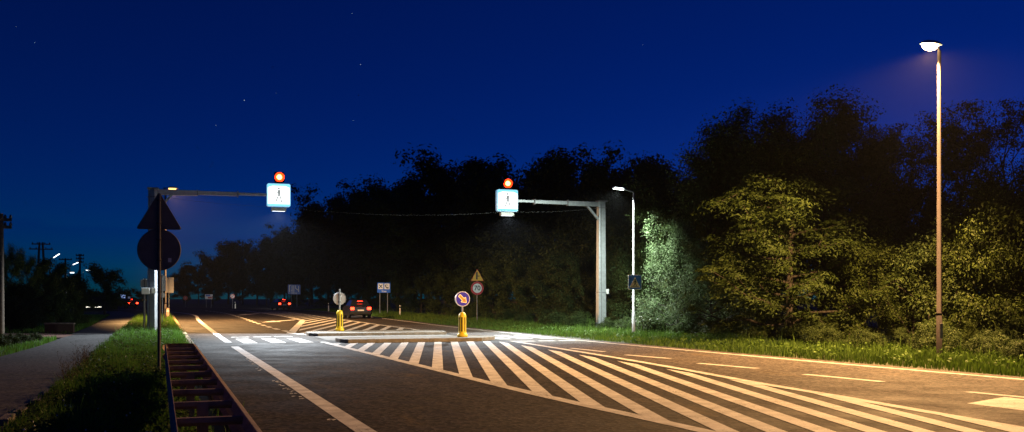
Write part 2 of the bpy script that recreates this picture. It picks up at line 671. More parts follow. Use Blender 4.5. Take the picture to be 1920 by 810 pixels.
mk = MB()
lane_r = [W(*p) for p in [(4, 13.65), (12, 13.5), (18, 13.38), (24, 13.3), (30, 12.98), (33, 12.85)]]
for (a, b) in (((1070, 653), (1133, 659.7)), ((1173, 665.5), (1255, 672.5)), ((1310, 681.5), (1420, 691)), ((1508, 702), (1655, 716)), ((1813, 735), (1990, 752))):
    pa, pb = Vector(G(*a)), Vector(G(*b))
    ribbon(mk, [pa, pa.lerp(pb, .5), pb], 0.2, Z1)
left_d = [G(542.7, 622.4), G(512, 615.5), G(479, 605), G(449, 594.6), G(425, 588), G(400, 584.2), G(381, 582.3)]
dashes(mk, catmull(left_d, 1.0), 0.26, Z1, 2.0, 1.7)
tag(mk.build('lane_dashes', M_PAINT), kind='structure')

# zebra crossing, with the broken stop line on either side of it
mk = MB()
for t in (2.9, 3.92, 4.93):
    mk.add([(*W(37.6, t), Z1), (*W(37.6, t + .52), Z1), (*W(41.8, t + .52), Z1), (*W(41.8, t), Z1)], [(0, 1, 2, 3)])
for t in (12.95, 13.9, 14.85):
    mk.add([(*W(38.0, t), Z1), (*W(38.0, t + .5), Z1), (*W(41.8, t + .5), Z1), (*W(41.8, t), Z1)], [(0, 1, 2, 3)])
for t in (2.85, 3.75, 4.65):
    mk.add([(*W(43.4, t), Z1), (*W(43.4, t + .75), Z1), (*W(43.8, t + .75), Z1), (*W(43.8, t), Z1)], [(0, 1, 2, 3)])
for t in (12.95, 13.8, 14.65):
    mk.add([(*W(35.7, t), Z1), (*W(35.7, t + .7), Z1), (*W(36.1, t + .7), Z1), (*W(36.1, t), Z1)], [(0, 1, 2, 3)])
tag(mk.build('crossing_stripes', M_PAINT), kind='structure')


def clip(poly, a, b):
    """keep the part of a polygon to the left of a->b"""
    out = []
    for i in range(len(poly)):
        p, q = poly[i], poly[(i + 1) % len(poly)]
        sp = (b[0] - a[0]) * (p[1] - a[1]) - (b[1] - a[1]) * (p[0] - a[0])
        sq = (b[0] - a[0]) * (q[1] - a[1]) - (b[1] - a[1]) * (q[0] - a[0])
        if sp >= 0:
            out.append(p)
        if (sp >= 0) != (sq >= 0):
            k = sp / (sp - sq)
            out.append((p[0] + (q[0] - p[0]) * k, p[1] + (q[1] - p[1]) * k))
    return out


def hatch(mb, region, ang, w0, step, width, z, skip=None, kmin=-60, kmax=60):
    """stripes over a convex region; ang from the view axis, w0 the phase across"""
    dx, dy = -math.sin(ang), math.cos(ang)
    nx, ny = math.cos(ang), math.sin(ang)
    for k in range(kmin, kmax):
        w = w0 + k * step
        j = rng.uniform(-.015, .015)
        pl = []
        for (ww, tt) in ((w - width / 2 + j, 2), (w + width / 2 + j, 2), (w + width / 2 - j, 220), (w - width / 2 - j, 220)):
            pl.append((nx * ww + dx * tt, ny * ww + dy * tt))
        for i in range(len(region)):
            pl = clip(pl, region[i], region[(i + 1) % len(region)])
            if len(pl) < 3:
                break
        if len(pl) >= 3:
            mb.add([(p[0], p[1], z) for p in pl], [tuple(range(len(pl)))])


# near hatch, tapering towards the camera
LB = [W(-4, 7.0), W(5, 6.72), G(1322, 809), G(1000, 738), G(780, 684), G(603.5, 641)]
RB = [G(960, 639.7), G(1113, 664), G(1280, 692.5), G(1424, 719), G(1576, 744), G(1736, 772), G(1920, 804), W(-4, 9.8)]
mk = MB()
ribbon(mk, catmull(LB), 0.25, Z1)
ribbon(mk, catmull(RB), 0.23, Z1)
reg = [W(-4, 7.05), G(1000, 739), G(603.5, 641.5)]
reg = [W(-4, 7.0), W(-4, 9.75), W(12, 10.72), W(20.7, 11.6), W(36.3, 12.75), W(36.4, 5.86), W(16.4, 6.18)]
hatch(mk, reg, R(4.2), -0.04, 0.612, 0.27, Z1 + 0.0012)
tag(mk.build('hatch_marking', M_PAINT), kind='structure')

# far hatch beyond the refuge
mk = MB()
FL = [G(545, 625), G(568, 601), G(530, 593), G(489, 586.7), G(457, 582.6), G(430, 581.2)]
FR = [W(46.7, 12.6), W(60, 12.7), W(75, 13.0), W(95, 13.4), W(112, 13.6), W(128, 12.6)]
ribbon(mk, [FL[0], FL[1]], 0.4, Z1)
ribbon(mk, catmull([FL[1], FL[2], FL[3], FL[4], FL[5]]), 0.28, Z1 + .0008)
ribbon(mk, catmull(FR), 0.24, Z1)
ribbon(mk, [FL[0], Vector(W(44.4, 6.4)), Vector(W(44.2, 6.9))], 0.3, Z1 + .0016)
fl0, fl1, fl2 = ST(FL[0]), ST(FL[1]), ST(FL[2])
reg = [W(46.4, 6.0), W(46.4, 12.55), W(75, 12.95), W(75, 10.1)]
hatch(mk, reg, R(3.7), -5.9, 0.85, 0.3, Z1 + .0024)
reg = [W(75, 10.1), W(75, 12.95), W(112, 13.5), W(116, 10.6)]
hatch(mk, reg, R(3.7), -5.9, 0.85, 0.3, Z1 + .0024)
tag(mk.build('far_hatch_marking', M_PAINT), kind='structure')

# lane arrows
mk = MB()


def gpoly(px, z=Z1):
    mk.add([(*G(*p), z) for p in px], [tuple(range(len(px)))])


gpoly([(490, 604.4), (527, 603.4), (513, 601.6)])
gpoly([(519, 602.9), (555, 600.1), (552, 599.5), (516, 602.1)])
gpoly([(443, 591.4), (470, 590.2), (461, 589.0)])
gpoly([(464, 590.1), (488, 587.8), (484, 587.4), (462, 589.4)])
gpoly([(1813, 757), (1930, 771.6), (2020, 783), (2080, 770), (1960, 753.5), (1884, 744.7)])
tag(mk.build('lane_arrow', M_PAINT), kind='structure')

# ------------------------------------------------------------------ refuge islands
mk = MB()
refuge = [W(38.9, 6.2), W(38.9, 12.4), W(43.3, 12.2), W(43.3, 6.3)]
mk.add([(*p, 0.010) for p in refuge], [(0, 1, 2, 3)])
tag(mk.build('refuge_pavement', mat('refuge_paving', (0.17, 0.165, 0.155), 0.85, var=0.2, scale=3, bump=0.4, bscale=25)), kind='structure')


def island(label, outline, base_s, base_t):
    """outline in (s, t), counter-clockwise seen from above"""
    o = thing('traffic_island', label, 'traffic island', W(base_s, base_t), TH, 'kerbed traffic islands of the crossing refuge')
    P = [Vector((t - base_t, s - base_s)) for (s, t) in outline]
    n = len(P)
    inner = []
    for i in range(n):
        e1 = (P[i] - P[i - 1]).normalized()
        e2 = (P[(i + 1) % n] - P[i]).normalized()
        nrm = (Vector((-e1.y, e1.x)) + Vector((-e2.y, e2.x))).normalized()
        inner.append(P[i] + nrm * 0.17)
    k = MB()
    for i in range(n):
        a, b, c, d = P[i], P[(i + 1) % n], inner[(i + 1) % n], inner[i]
        L = (b - a).length
        m = max(1, int(round(L / 1.0)))
        for j in range(m):
            f0, f1 = j / m + .004 / L, (j + 1) / m - .004 / L
            dz = rng.uniform(-.006, .006)
            k.hprism([a.lerp(b, f0), a.lerp(b, f1), d.lerp(c, f1), d.lerp(c, f0)], -0.05, 0.135 + dz)
    k.build('kerb', M_CONC, o, bevel=0.014)
    p = MB()
    p.hprism([q.lerp(Vector((0, 0)), 0.0) for q in inner], 0.0, 0.122)
    p.build('paving', M_CONCD, o)
    return o


island('low concrete kerbed island under the bollard with the glowing arrow', [(36.6, 6.55), (36.55, 11.7), (37.6, 12.6), (38.6, 12.6), (38.9, 12.2), (38.9, 6.8), (38.2, 6.35), (37.2, 6.35)], 37.8, 9.5)
island('low concrete kerbed island under the bollard showing a grey sign back', [(43.3, 6.45), (43.3, 12.2), (44.6, 12.4), (46.4, 12.1), (46.6, 11.0), (46.4, 7.0), (45.3, 6.2), (44.0, 6.15)], 44.8, 9.3)


# ------------------------------------------------------------------ signs
def tri(c, side, cut=0.08, n=4):
    """rounded triangle, point up, c = centre of its box in x-z"""
    h = side * math.sqrt(3) / 2
    A = [Vector((c[0], c[1] + h / 2)), Vector((c[0] - side / 2, c[1] - h / 2)), Vector((c[0] + side / 2, c[1] - h / 2))]
    out = []
    for i in range(3):
        p, a, b = A[i], A[i - 1], A[(i + 1) % 3]
        d1, d2 = (a - p).normalized() * side * cut, (b - p).normalized() * side * cut
        for k in range(n + 1):
            t = k / n
            q = p + d1 * (1 - t) ** 2 + d2 * t * t
            out.append((q.x, q.y))
    return out


def rrect(c, w, h, r, n=4):
    out = []
    for (sx, sy, a0) in ((1, 1, 0), (-1, 1, 90), (-1, -1, 180), (1, -1, 270)):
        for k in range(n + 1):
            a = R(a0 + 90 * k / n)
            out.append((c[0] + sx * (w / 2 - r) + r * math.cos(a), c[1] + sy * (h / 2 - r) + r * math.sin(a)))
    return out


def walker(mb, c, k, y0, y1):
    """walking figure, k = its height"""
    mb.disc((c[0] + .02 * k, c[1] + .43 * k), .075 * k, y0, y1, 14)
    mb.prism([(c[0] - .07 * k, c[1] + .33 * k), (c[0] + .08 * k, c[1] + .33 * k), (c[0] + .07 * k, c[1] - .02 * k), (c[0] - .07 * k, c[1] - .02 * k)], y0, y1)
    mb.line([(c[0] - .03 * k, c[1]), (c[0] - .10 * k, c[1] - .22 * k), (c[0] - .24 * k, c[1] - .46 * k)], .09 * k, y0, y1)
    mb.line([(c[0] + .03 * k, c[1]), (c[0] + .12 * k, c[1] - .22 * k), (c[0] + .2 * k, c[1] - .47 * k)], .09 * k, y0 , y1)
    mb.line([(c[0] - .05 * k, c[1] + .29 * k), (c[0] - .2 * k, c[1] + .1 * k), (c[0] - .2 * k, c[1] - .03 * k)], .06 * k, y0, y1)
    mb.line([(c[0] + .06 * k, c[1] + .29 * k), (c[0] + .17 * k, c[1] + .12 * k), (c[0] + .27 * k, c[1] + .06 * k)], .06 * k, y0, y1)


def clamps(mb, zs, r, y):
    for z in zs:
        mb.box((0, y, z), (r * 3.4, 0.03, 0.04))
        mb.lathe([(r, -.025), (r + .008, -.025), (r + .008, .025), (r, .025)], 14, (0, 0, z))


# the pair of dark sign backs beside the guardrail
b = G(298.5, 705)
o = thing('sign_post', 'dark post with a triangular sign back above a round one, beside the guardrail', 'road sign', b, TH)
MB().tube([(0, 0, -.2), (0, 0, 3.93)], 0.036, 14).build('post', M_DARKP, o)
m = MB()
m.prism(tri((0, 3.57), 0.95), 0.046, 0.052)
p = tri((0, 3.57), 0.95)
q = tri((0, 3.57), 0.90)
for i in range(len(p)):
    j = (i + 1) % len(p)
    m.add([(p[i][0], .046, p[i][1]), (p[j][0], .046, p[j][1]), (q[j][0], .030, q[j][1]), (q[i][0], .030, q[i][1])], [(0, 1, 2, 3)])
m.build('triangle_plate', M_BACK, o)
m = MB()
m.disc((0, 2.72), 0.45, 0.046, 0.052, 40)
for i in range(40):
    a0, a1 = 2 * math.pi * i / 40, 2 * math.pi * (i + 1) / 40
    m.add([(.45 * math.cos(a0), .046, 2.72 + .45 * math.sin(a0)), (.45 * math.cos(a1), .046, 2.72 + .45 * math.sin(a1)), (.435 * math.cos(a1), .028, 2.72 + .435 * math.sin(a1)), (.435 * math.cos(a0), .028, 2.72 + .435 * math.sin(a0))], [(0, 1, 2, 3)])
m.build('round_plate', M_BACK, o)
for z in (3.3, 3.8, 2.5, 2.95):
    m = MB()
    clamps(m, (z,), .036, .04)
    m.build('clamp', M_DARKP, o)
m = MB().box((0.215, 0.043, 2.5), (0.07, 0.004, 0.09))
m.build('sticker', M_WSIGN, o)


def post_sign(name, label, cat, base, hpost, r=0.03, mt=M_GALVD, rz=TH, group=None):
    o = thing(name, label, cat, base, rz, group)
    MB().tube([(0, 0, -.15), (0, 0, hpost)], r, 12).build('post', mt, o)
    return o


def ring(mb, c, r0, r1, y, n=28):
    """flat annulus in x-z facing -y"""
    vs = []
    for k in range(n):
        a = 2 * math.pi * k / n
        vs += [(c[0] + r0 * math.cos(a), y, c[1] + r0 * math.sin(a)), (c[0] + r1 * math.cos(a), y, c[1] + r1 * math.sin(a))]
    mb.add(vs, [(2 * k, 2 * k + 1, (2 * k + 3) % (2 * n), (2 * k + 2) % (2 * n)) for k in range(n)])


# yellow triangle over the 70 limit
zb = F * CH / (605.5 - HV)
o = post_sign('sign_post', 'thin post with a yellow side road triangle above a round 70 limit', 'road sign', ((894.5 - CU) * zb / F, zb), 3.45)
cz = 2.28
m = MB()
m.disc((0, cz), 0.44, -.045, -.038)
rp = m.build('limit_plate', M_RSIGN, o)
MB().disc((0, cz), 0.31, -.049, -.045).build('field', M_WSIGN, rp)
text_mesh('lettering', '70', 0.44, M_KSIGN, rp, (0, -.053, cz))
m = MB().prism(tri((0, 3.15), 0.92), -.045, -.038)
tp = m.build('triangle_plate', M_RSIGN, o)
MB().prism(tri((0, 3.145), 0.84), -.049, -.045).build('field', M_YSIGN, tp)
m = MB().line([(-.03, 2.86), (-.03, 3.34)], .11, -.053, -.049)
m.line([(.02, 3.08), (.17, 3.08)], .05, -.053, -.049)
m.build('junction_symbol', M_KSIGN, tp)

# services board with two white squares
zb = F * CH / (589.5 - HV)
o = thing('service_board', 'blue board on two posts with crossed cutlery and telephone squares', 'road sign', ((719.5 - CU) * zb / F, zb), TH)
for x in (-.38, .38):
    MB().tube([(x, 0, -.1), (x, 0, 3.1)], .035, 10).build('post', M_GALVD, o)
bp = MB().prism(rrect((0, 2.62), 1.3, 0.98, .05), -.05, -.04).build('board', M_BSIGN, o)
m = MB()
for x in (-.31, .31):
    m.prism(rrect((x, 2.75), .52, .55, .03), -.054, -.05)
m.build('square', M_WSIGN, bp)
m = MB().line([(-.47, 2.58), (-.15, 2.92)], .07, -.058, -.054)
m.line([(-.15, 2.58), (-.47, 2.92)], .07, -.0585, -.0545)
m.build('cutlery_symbol', M_KSIGN, bp)
m = MB().line([(.14, 2.9), (.16, 2.76), (.27, 2.62), (.42, 2.6)], .08, -.058, -.054)
m.prism([(.25, 2.55), (.47, 2.55), (.47, 2.66), (.33, 2.66)], -.0585, -.0545)
m.line([(.2, 2.92), (.36, 2.86)], .05, -.058, -.054)
m.build('telephone_symbol', M_KSIGN, bp)
text_mesh('lettering', '5 km', 0.24, M_WSIGN, bp, (0.02, -.056, 2.26))

# lane guidance board
zb = F * CH / (575.6 - HV)
o = thing('lane_board', 'blue board on two posts with white lane lines and a distance', 'road sign', ((551.5 - CU) * zb / F, zb), TH - R(6))
for x in (-.47, .47):
    MB().tube([(x, 0, -.1), (x, 0, 3.5)], .05, 10).build('post', M_GALVD, o)
bp = MB().prism(rrect((0, 3.0), 2.1, 1.65, .06), -.07, -.055).build('board', M_BSIGN, o)
m = MB()
y0, y1 = -.076, -.07
m.line([(-.78, 2.6), (-.78, 3.68), (-.6, 3.68)], .13, y0, y1)
m.line([(-.34, 2.6), (-.34, 3.7)], .13, y0, y1)
m.line([(-.5, 2.85), (-.34, 2.85)], .1, y0, y1)
m.line([(-.05, 2.6), (-.05, 3.7)], .13, y0, y1)
m.line([(.24, 3.7), (.24, 3.2), (.72, 2.85)], .12, y0, y1)
m.line([(.74, 2.58), (.74, 3.6)], .12, y0 - .001, y1 - .001)
m.build('lane_symbol', M_WSIGN, bp)
text_mesh('lettering', '500 m', 0.36, M_WSIGN, bp, (0, -.074, 2.38))

# small boards across the bend
zb = 165.0
o = thing('direction_board', 'small blue, white and red board standing low before the dark wood', 'road sign', ((391.5 - CU) * zb / F, zb), TH)
for x in (-.4, .4):
    MB().tube([(x, 0, -.1), (x, 0, 2.1)], .04, 8).build('post', M_GALVD, o)
bp = MB().prism(rrect((0, 1.76), 1.22, .8, .03), -.05, -.04).build('board', M_WSIGN, o)
m = MB().prism(rrect((-.15, 1.95), .7, .3, .02), -.054, -.05)
m.build('blue_field', M_BSIGN, bp)
m = MB().prism(rrect((.15, 1.6), .6, .28, .02), -.054, -.05)
m.line([(.56, 1.4), (.56, 1.9)], .08, -.0542, -.0502)
m.build('red_field', M_RSIGN, bp)
zb = 150.0
o = post_sign('prohibition_sign', 'small pale round sign with a red rim before the dark wood', 'road sign', ((436 - CU) * zb / F, zb), 2.2)
rp = MB().disc((0, 1.82), .36, -.045, -.038).build('plate', M_RSIGN, o)
f = MB().disc((0, 1.82), .27, -.049, -.045).build('field', M_WSIGN, rp)
MB().line([(-.17, 1.65), (.17, 1.99)], .08, -.053, -.049).build('slash', M_RSIGN, f)
zb = 170.0
o = post_sign('prohibition_sign', 'small dim red round sign farthest round the bend', 'road sign', ((347.5 - CU) * zb / F, zb), 2.0)
rp = MB().disc((0, 1.55), .36, -.045, -.038).build('plate', M_RSIGN, o)
MB().disc((0, 1.55), .13, -.049, -.045).build('field', mat('faded_red', (0.55, .2, .2), .5), rp)

# sign backs beyond the gantry post
zb = 85.0
o = post_sign('sign_post', 'brown lit back of a tall two panel board beyond the gantry post', 'road sign', ((316.8 - CU) * zb / F, zb), 3.4, mt=M_GALV)
MB().box((0.08, .05, 2.72), (.62, .02, 1.32)).build('board', M_BACKL, o, bevel=.004)
m = MB()
for z in (2.12, 2.72, 3.32):
    m.box((.08, .03, z), (.62, .03, .05))
for x in (-.2, .37):
    m.box((x, .029, 2.72), (.04, .03, 1.25))
m.build('stiffener', M_BACKL, o)
zb = 60.0
o = post_sign('sign_post', 'bluish narrow sign back half hidden by the gantry post', 'road sign', ((304.2 - CU) * zb / F, zb), 3.1, mt=M_GALV)
MB().prism(rrect((.06, 2.52), .3, .95, .05), .035, .05).build('board', M_GALV, o)
MB().disc((.02, 1.82), .16, .035, .05, 20).build('round_plate', M_WHITE, o)
zb = 95.0
o = post_sign('warning_sign', 'tiny yellow warning triangle far along the verge', 'road sign', ((270.5 - CU) * zb / F, zb), 2.0)
MB().prism(tri((0, 1.55), .42), -.04, -.03).build('plate', M_YSIGN, o)
zb = 58.0
o = post_sign('sign_post', 'small dark sign back with a pale top edge beside the gantry post', 'road sign', ((272 - CU) * zb / F, zb), 2.8, mt=M_DARKP)
MB().box((0, .05, 2.5), (.5, .02, .42)).build('board', M_BACK, o, bevel=.004)
MB().box((.06, .04, 2.74), (.34, .06, .05)).build('cap', M_WHITE, o)


# ------------------------------------------------------------------ delineators
def delineator(label, u, v, z):
    o = thing('delineator', label, 'delineator', ((u - CU) * z / F, z), TH, 'white delineator posts on the verge')
    MB().prism([(-.06, -.1), (.06, -.1), (.06, .93), (-.06, 1.0)], -.03, .03).build('post', M_WHITE, o, bevel=.01)
    MB().box((0, -.034, .78), (.124, .004, .16)).build('band', M_BLACK, o)
    return o


delineator('white delineator post on the verge in front of the services board', 750, 591, 90)
delineator('white delineator post on the verge behind the grey round sign back', 616, 580, 118)
delineator('white delineator post between the round red sign and the lane board', 441, 575, 150)
delineator('thin dim delineator post just before the blue lane board', 518, 577, 160)

o = thing('marker_post', 'short pinkish marker post at the road edge beyond the gantry', 'marker post', G(314.2, 597), TH)
MB().prism([(-.13, -.05), (.13, -.05), (.13, .75), (.0, .85), (-.13, .75)], -.04, .04).build('post', mat('pink_plastic', (.6, .35, .25), .5), o, bevel=.01)
MB().box((0, -.044, .6), (.2, .004, .14)).build('band', M_WSIGN, o)


# ------------------------------------------------------------------ bollards with round signs
def bollard(label, s, t, lit):
    o = thing('bollard', label, 'bollard', (*W(s, t), .125), TH, 'yellow bollards on the refuge islands')
    m = MB()
    m.lathe([(.001, 0), (.2, 0), (.205, .05), (.2, .1), (.165, .14), (.155, .17), (.152, .8), (.14, .88), (.1, .95), (.045, .98), (.001, .98)], 24)
    bd = m.build('body', M_YELLOW, o)
    m = MB()
    for a in range(8):
        an = 2 * math.pi * a / 8 + R(22.5)
        x, y = .149 * math.cos(an), .149 * math.sin(an)
        m.box((x, y, .5), (.03, .042, .56), an)
    m.build('slot', M_BLACK, bd)
    for a in range(6):
        pass
    MB().tube([(0, 0, .96), (0, 0, 1.95 if not lit else 1.5)], .034, 12).build('post', M_GALV, o)
    cz = 1.5
    if lit:
        d = MB().disc((0, cz), .3, -.05, .05, 36).build('housing', M_WSIGN, o, bevel=.008)
        MB().disc((0, cz), .272, -.054, -.05, 36).build('field', mat('dark_blue_face', (.02, .015, .2), .35, emit=(.06, .03, .5), estr=.35), d)
        # arrow pointing down to one side: glowing outline
        c, sn = math.cos(R(-45)), math.sin(R(-45))

        def rot(p):
            return (p[0] * c - p[1] * sn, cz + p[0] * sn + p[1] * c)
        arrow = [(-.2, .05), (.03, .05), (.03, .13), (.21, 0), (.03, -.13), (.03, -.05), (-.2, -.05)]
        pts = [rot(p) for p in arrow]
        MB().line(pts + [pts[0]], .026, -.062, -.056).build('arrow_outline', E_ARR, d)
        MB().prism([rot((p[0] * .9, p[1] * .72)) for p in arrow], -.0575, -.054).build('arrow_fill', E_ARRC, d)
    else:
        d = MB().disc((0, cz), .3, .04, .05, 36)
        ringm = d
        for i in range(36):
            a0, a1 = 2 * math.pi * i / 36, 2 * math.pi * (i + 1) / 36
            ringm.add([(.3 * math.cos(a0), .04, cz + .3 * math.sin(a0)), (.3 * math.cos(a1), .04, cz + .3 * math.sin(a1)), (.29 * math.cos(a1), .025, cz + .29 * math.sin(a1)), (.29 * math.cos(a0), .025, cz + .29 * math.sin(a0))], [(0, 1, 2, 3)])
        pl = d.build('plate', M_BACKL, o)
        MB().box((.07, .037, cz + .12), (.04, .005, .1)).build('sticker', M_WSIGN, pl)
        for z in (1.35, 1.68):
            m = MB()
            clamps(m, (z,), .034, .036)
            m.build('clamp', M_GALVD, o)
    return o


p = ST(((867 - CU) * 39.4 / F, 39.4))
bollard('yellow bollard with a glowing orange arrow on a blue disc', p[0], p[1], True)
p = ST(((637 - CU) * 46.2 / F, 46.2))
bollard('yellow bollard carrying the plain grey back of a round sign', p[0], p[1], False)


# ------------------------------------------------------------------ lamps
def spot(name, parent, loc, rot, power, col, cone, blend=0.4, size=0.1):
    l = bpy.data.lights.new(name, 'SPOT')
    l.energy = power
    l.color = col
    l.spot_size = R(cone)
    l.spot_blend = blend
    l.shadow_soft_size = size
    o = bpy.data.objects.new(name, l)
    COL.objects.link(o)
    o.parent = parent
    o.location = loc
    o.rotation_euler = rot
    return o


SODIUM = (1.0, 0.53, 0.19)
LEDC = (0.88, 1.0, 0.88)
WHITEL = (0.84, 0.93, 1.0)

P_SOD_R, P_SOD_L, P_LED, P_BOX = 31000, 44000, 7500, 7400


def sodium_lamp(label, base, h, arm, power, rz, mp=M_POLE, r0=.08, tilt=19):
    o = thing('street_lamp', label, 'street lamp', base, rz, 'tall sodium street lamps')
    m = MB().tube([(0, 0, -.1), (0, 0, h * .14), (0, 0, h * .1401), (0, 0, h)], [r0, r0 * .97, r0 * .88, r0 * .62], 18)
    m.lathe([(r0 * .86, 0), (r0 * 1.04, 0), (r0 * 1.04, .05), (r0 * .86, .06)], 18, (0, 0, h * .14))
    pl = m.build('pole', mp, o)
    MB().box((0, -r0 * .97, .75), (.09, .03, .42)).build('access_door', M_GALVD, pl, bevel=.005)
    MB().tube([(0, 0, h - .02), (-.04, 0, h + .09), (-.14, 0, h + .14), (-arm + .1, 0, h + .17)], .035, 12).build('arm', mp, o)
    m = MB()
    m.cur = 0
    # housing: a flattened shell over the bowl
    vs, fs = [], []
    nu, nv = 20, 6
    for j in range(nv + 1):
        a = math.pi / 2 * j / nv
        for k in range(nu):
            b_ = 2 * math.pi * k / nu
            vs.append((-arm + .36 * math.cos(a) * math.cos(b_) - .0, .17 * math.cos(a) * math.sin(b_), h + .15 + .12 * math.sin(a)))
    for j in range(nv):
        for k in range(nu):
            fs.append((j * nu + k, j * nu + (k + 1) % nu, (j + 1) * nu + (k + 1) % nu, (j + 1) * nu + k))
    m.add(vs, fs, True)
    hd = m.build('housing', M_GALV, o)
    vs, fs = [], []
    m = MB()
    for j in range(nv + 1):
        a = math.pi / 2 * j / nv
        for k in range(nu):
            b_ = 2 * math.pi * k / nu
            vs.append((-arm - .05 + .26 * math.cos(a) * math.cos(b_), .15 * math.cos(a) * math.sin(b_), h + .145 - .17 * math.sin(a)))
    for j in range(nv):
        for k in range(nu):
            fs.append((j * nu + k, (j + 1) * nu + k, (j + 1) * nu + (k + 1) % nu, j * nu + (k + 1) % nu))
    m.add(vs, fs, True)
    m.build('bowl', E_SOD if arm > 0 else E_SODF, hd)
    sl = spot('lamp_light', o, (-arm - .05, 0, h - .05), (0, R(tilt), 0), power, SODIUM, 122, 0.5, .12)
    sl.scale = (1, 2.5, 1)
    return o


zb = F * CH / (670.5 - HV)
sodium_lamp('tall grey street lamp with a glaring warm light at the edge of the bushes', ((1761 - CU) * zb / F, zb), 8.62, .28, P_SOD_R, TH)
zb = 68.0
sodium_lamp('far street lamp with a warm light showing above the gantry arm', ((310 - CU) * zb / F, zb), 9.0, -.5, P_SOD_L, TH, M_POLE, tilt=-30)

# white LED lamp that also carries the crossing sign
zb = F * CH / (628.5 - HV)
o = thing('street_lamp', 'slim street lamp with a white LED head and a crossing sign on its pole', 'street lamp', ((1188 - CU) * zb / F, zb), TH)
H = 6.35
m = MB().tube([(0, 0, -.1), (0, 0, 1.0), (0, 0, 1.001), (0, 0, H)], [.075, .074, .062, .04], 16)
pl = m.build('pole', M_GALVD, o)
MB().tube([(0, 0, H - .03), (-.03, 0, H + .03), (-.5, 0, H + .14)], .026, 10).build('arm', M_GALV, o)
m = MB()
m.prism([(-.42, H + .1), (-.5, H + .22), (-.98, H + .25), (-1.02, H + .2), (-1.0, H + .17), (-.5, H + .12)], -.13, .13)
hd = m.build('housing', M_GALV, o, bevel=.015)
MB().add([(-.56, -.11, H + .112), (-.98, -.11, H + .152), (-.98, .11, H + .152), (-.56, .11, H + .112)], [(0, 1, 2, 3)]).add([(-.99, -.125, H + .12), (-.55, -.125, H + .085), (-.55, -.131, H + .165), (-.99, -.131, H + .2)], [(0, 1, 2, 3)]).build('led_panel', E_LED, hd)
spot('lamp_light', o, (-.78, 0, H + .05), (R(24), R(8), 0), P_LED, LEDC, 150, .5, .1)
sg = MB().prism(rrect((.02, 2.36), .66, .66, .05), -.085, -.078).build('crossing_sign', M_WSIGN, o)
MB().prism(rrect((.02, 2.36), .61, .61, .04), -.089, -.085).build('field', M_BSIGN, sg)
MB().prism(tri((.02, 2.36), .53, .04), -.093, -.089).build('triangle', M_YSIGN if False else mat('sodium_tinted_sheeting', (.85, .62, .42), .4), sg)  # warm sodium light put into the colour of the white triangle
m = MB()
walker(m, (.03, 2.33), .32, -.097, -.093)
m.line([(-.16, 2.17), (.2, 2.17)], .02, -.0965, -.0925)
m.build('walker_symbol', M_KSIGN, sg)


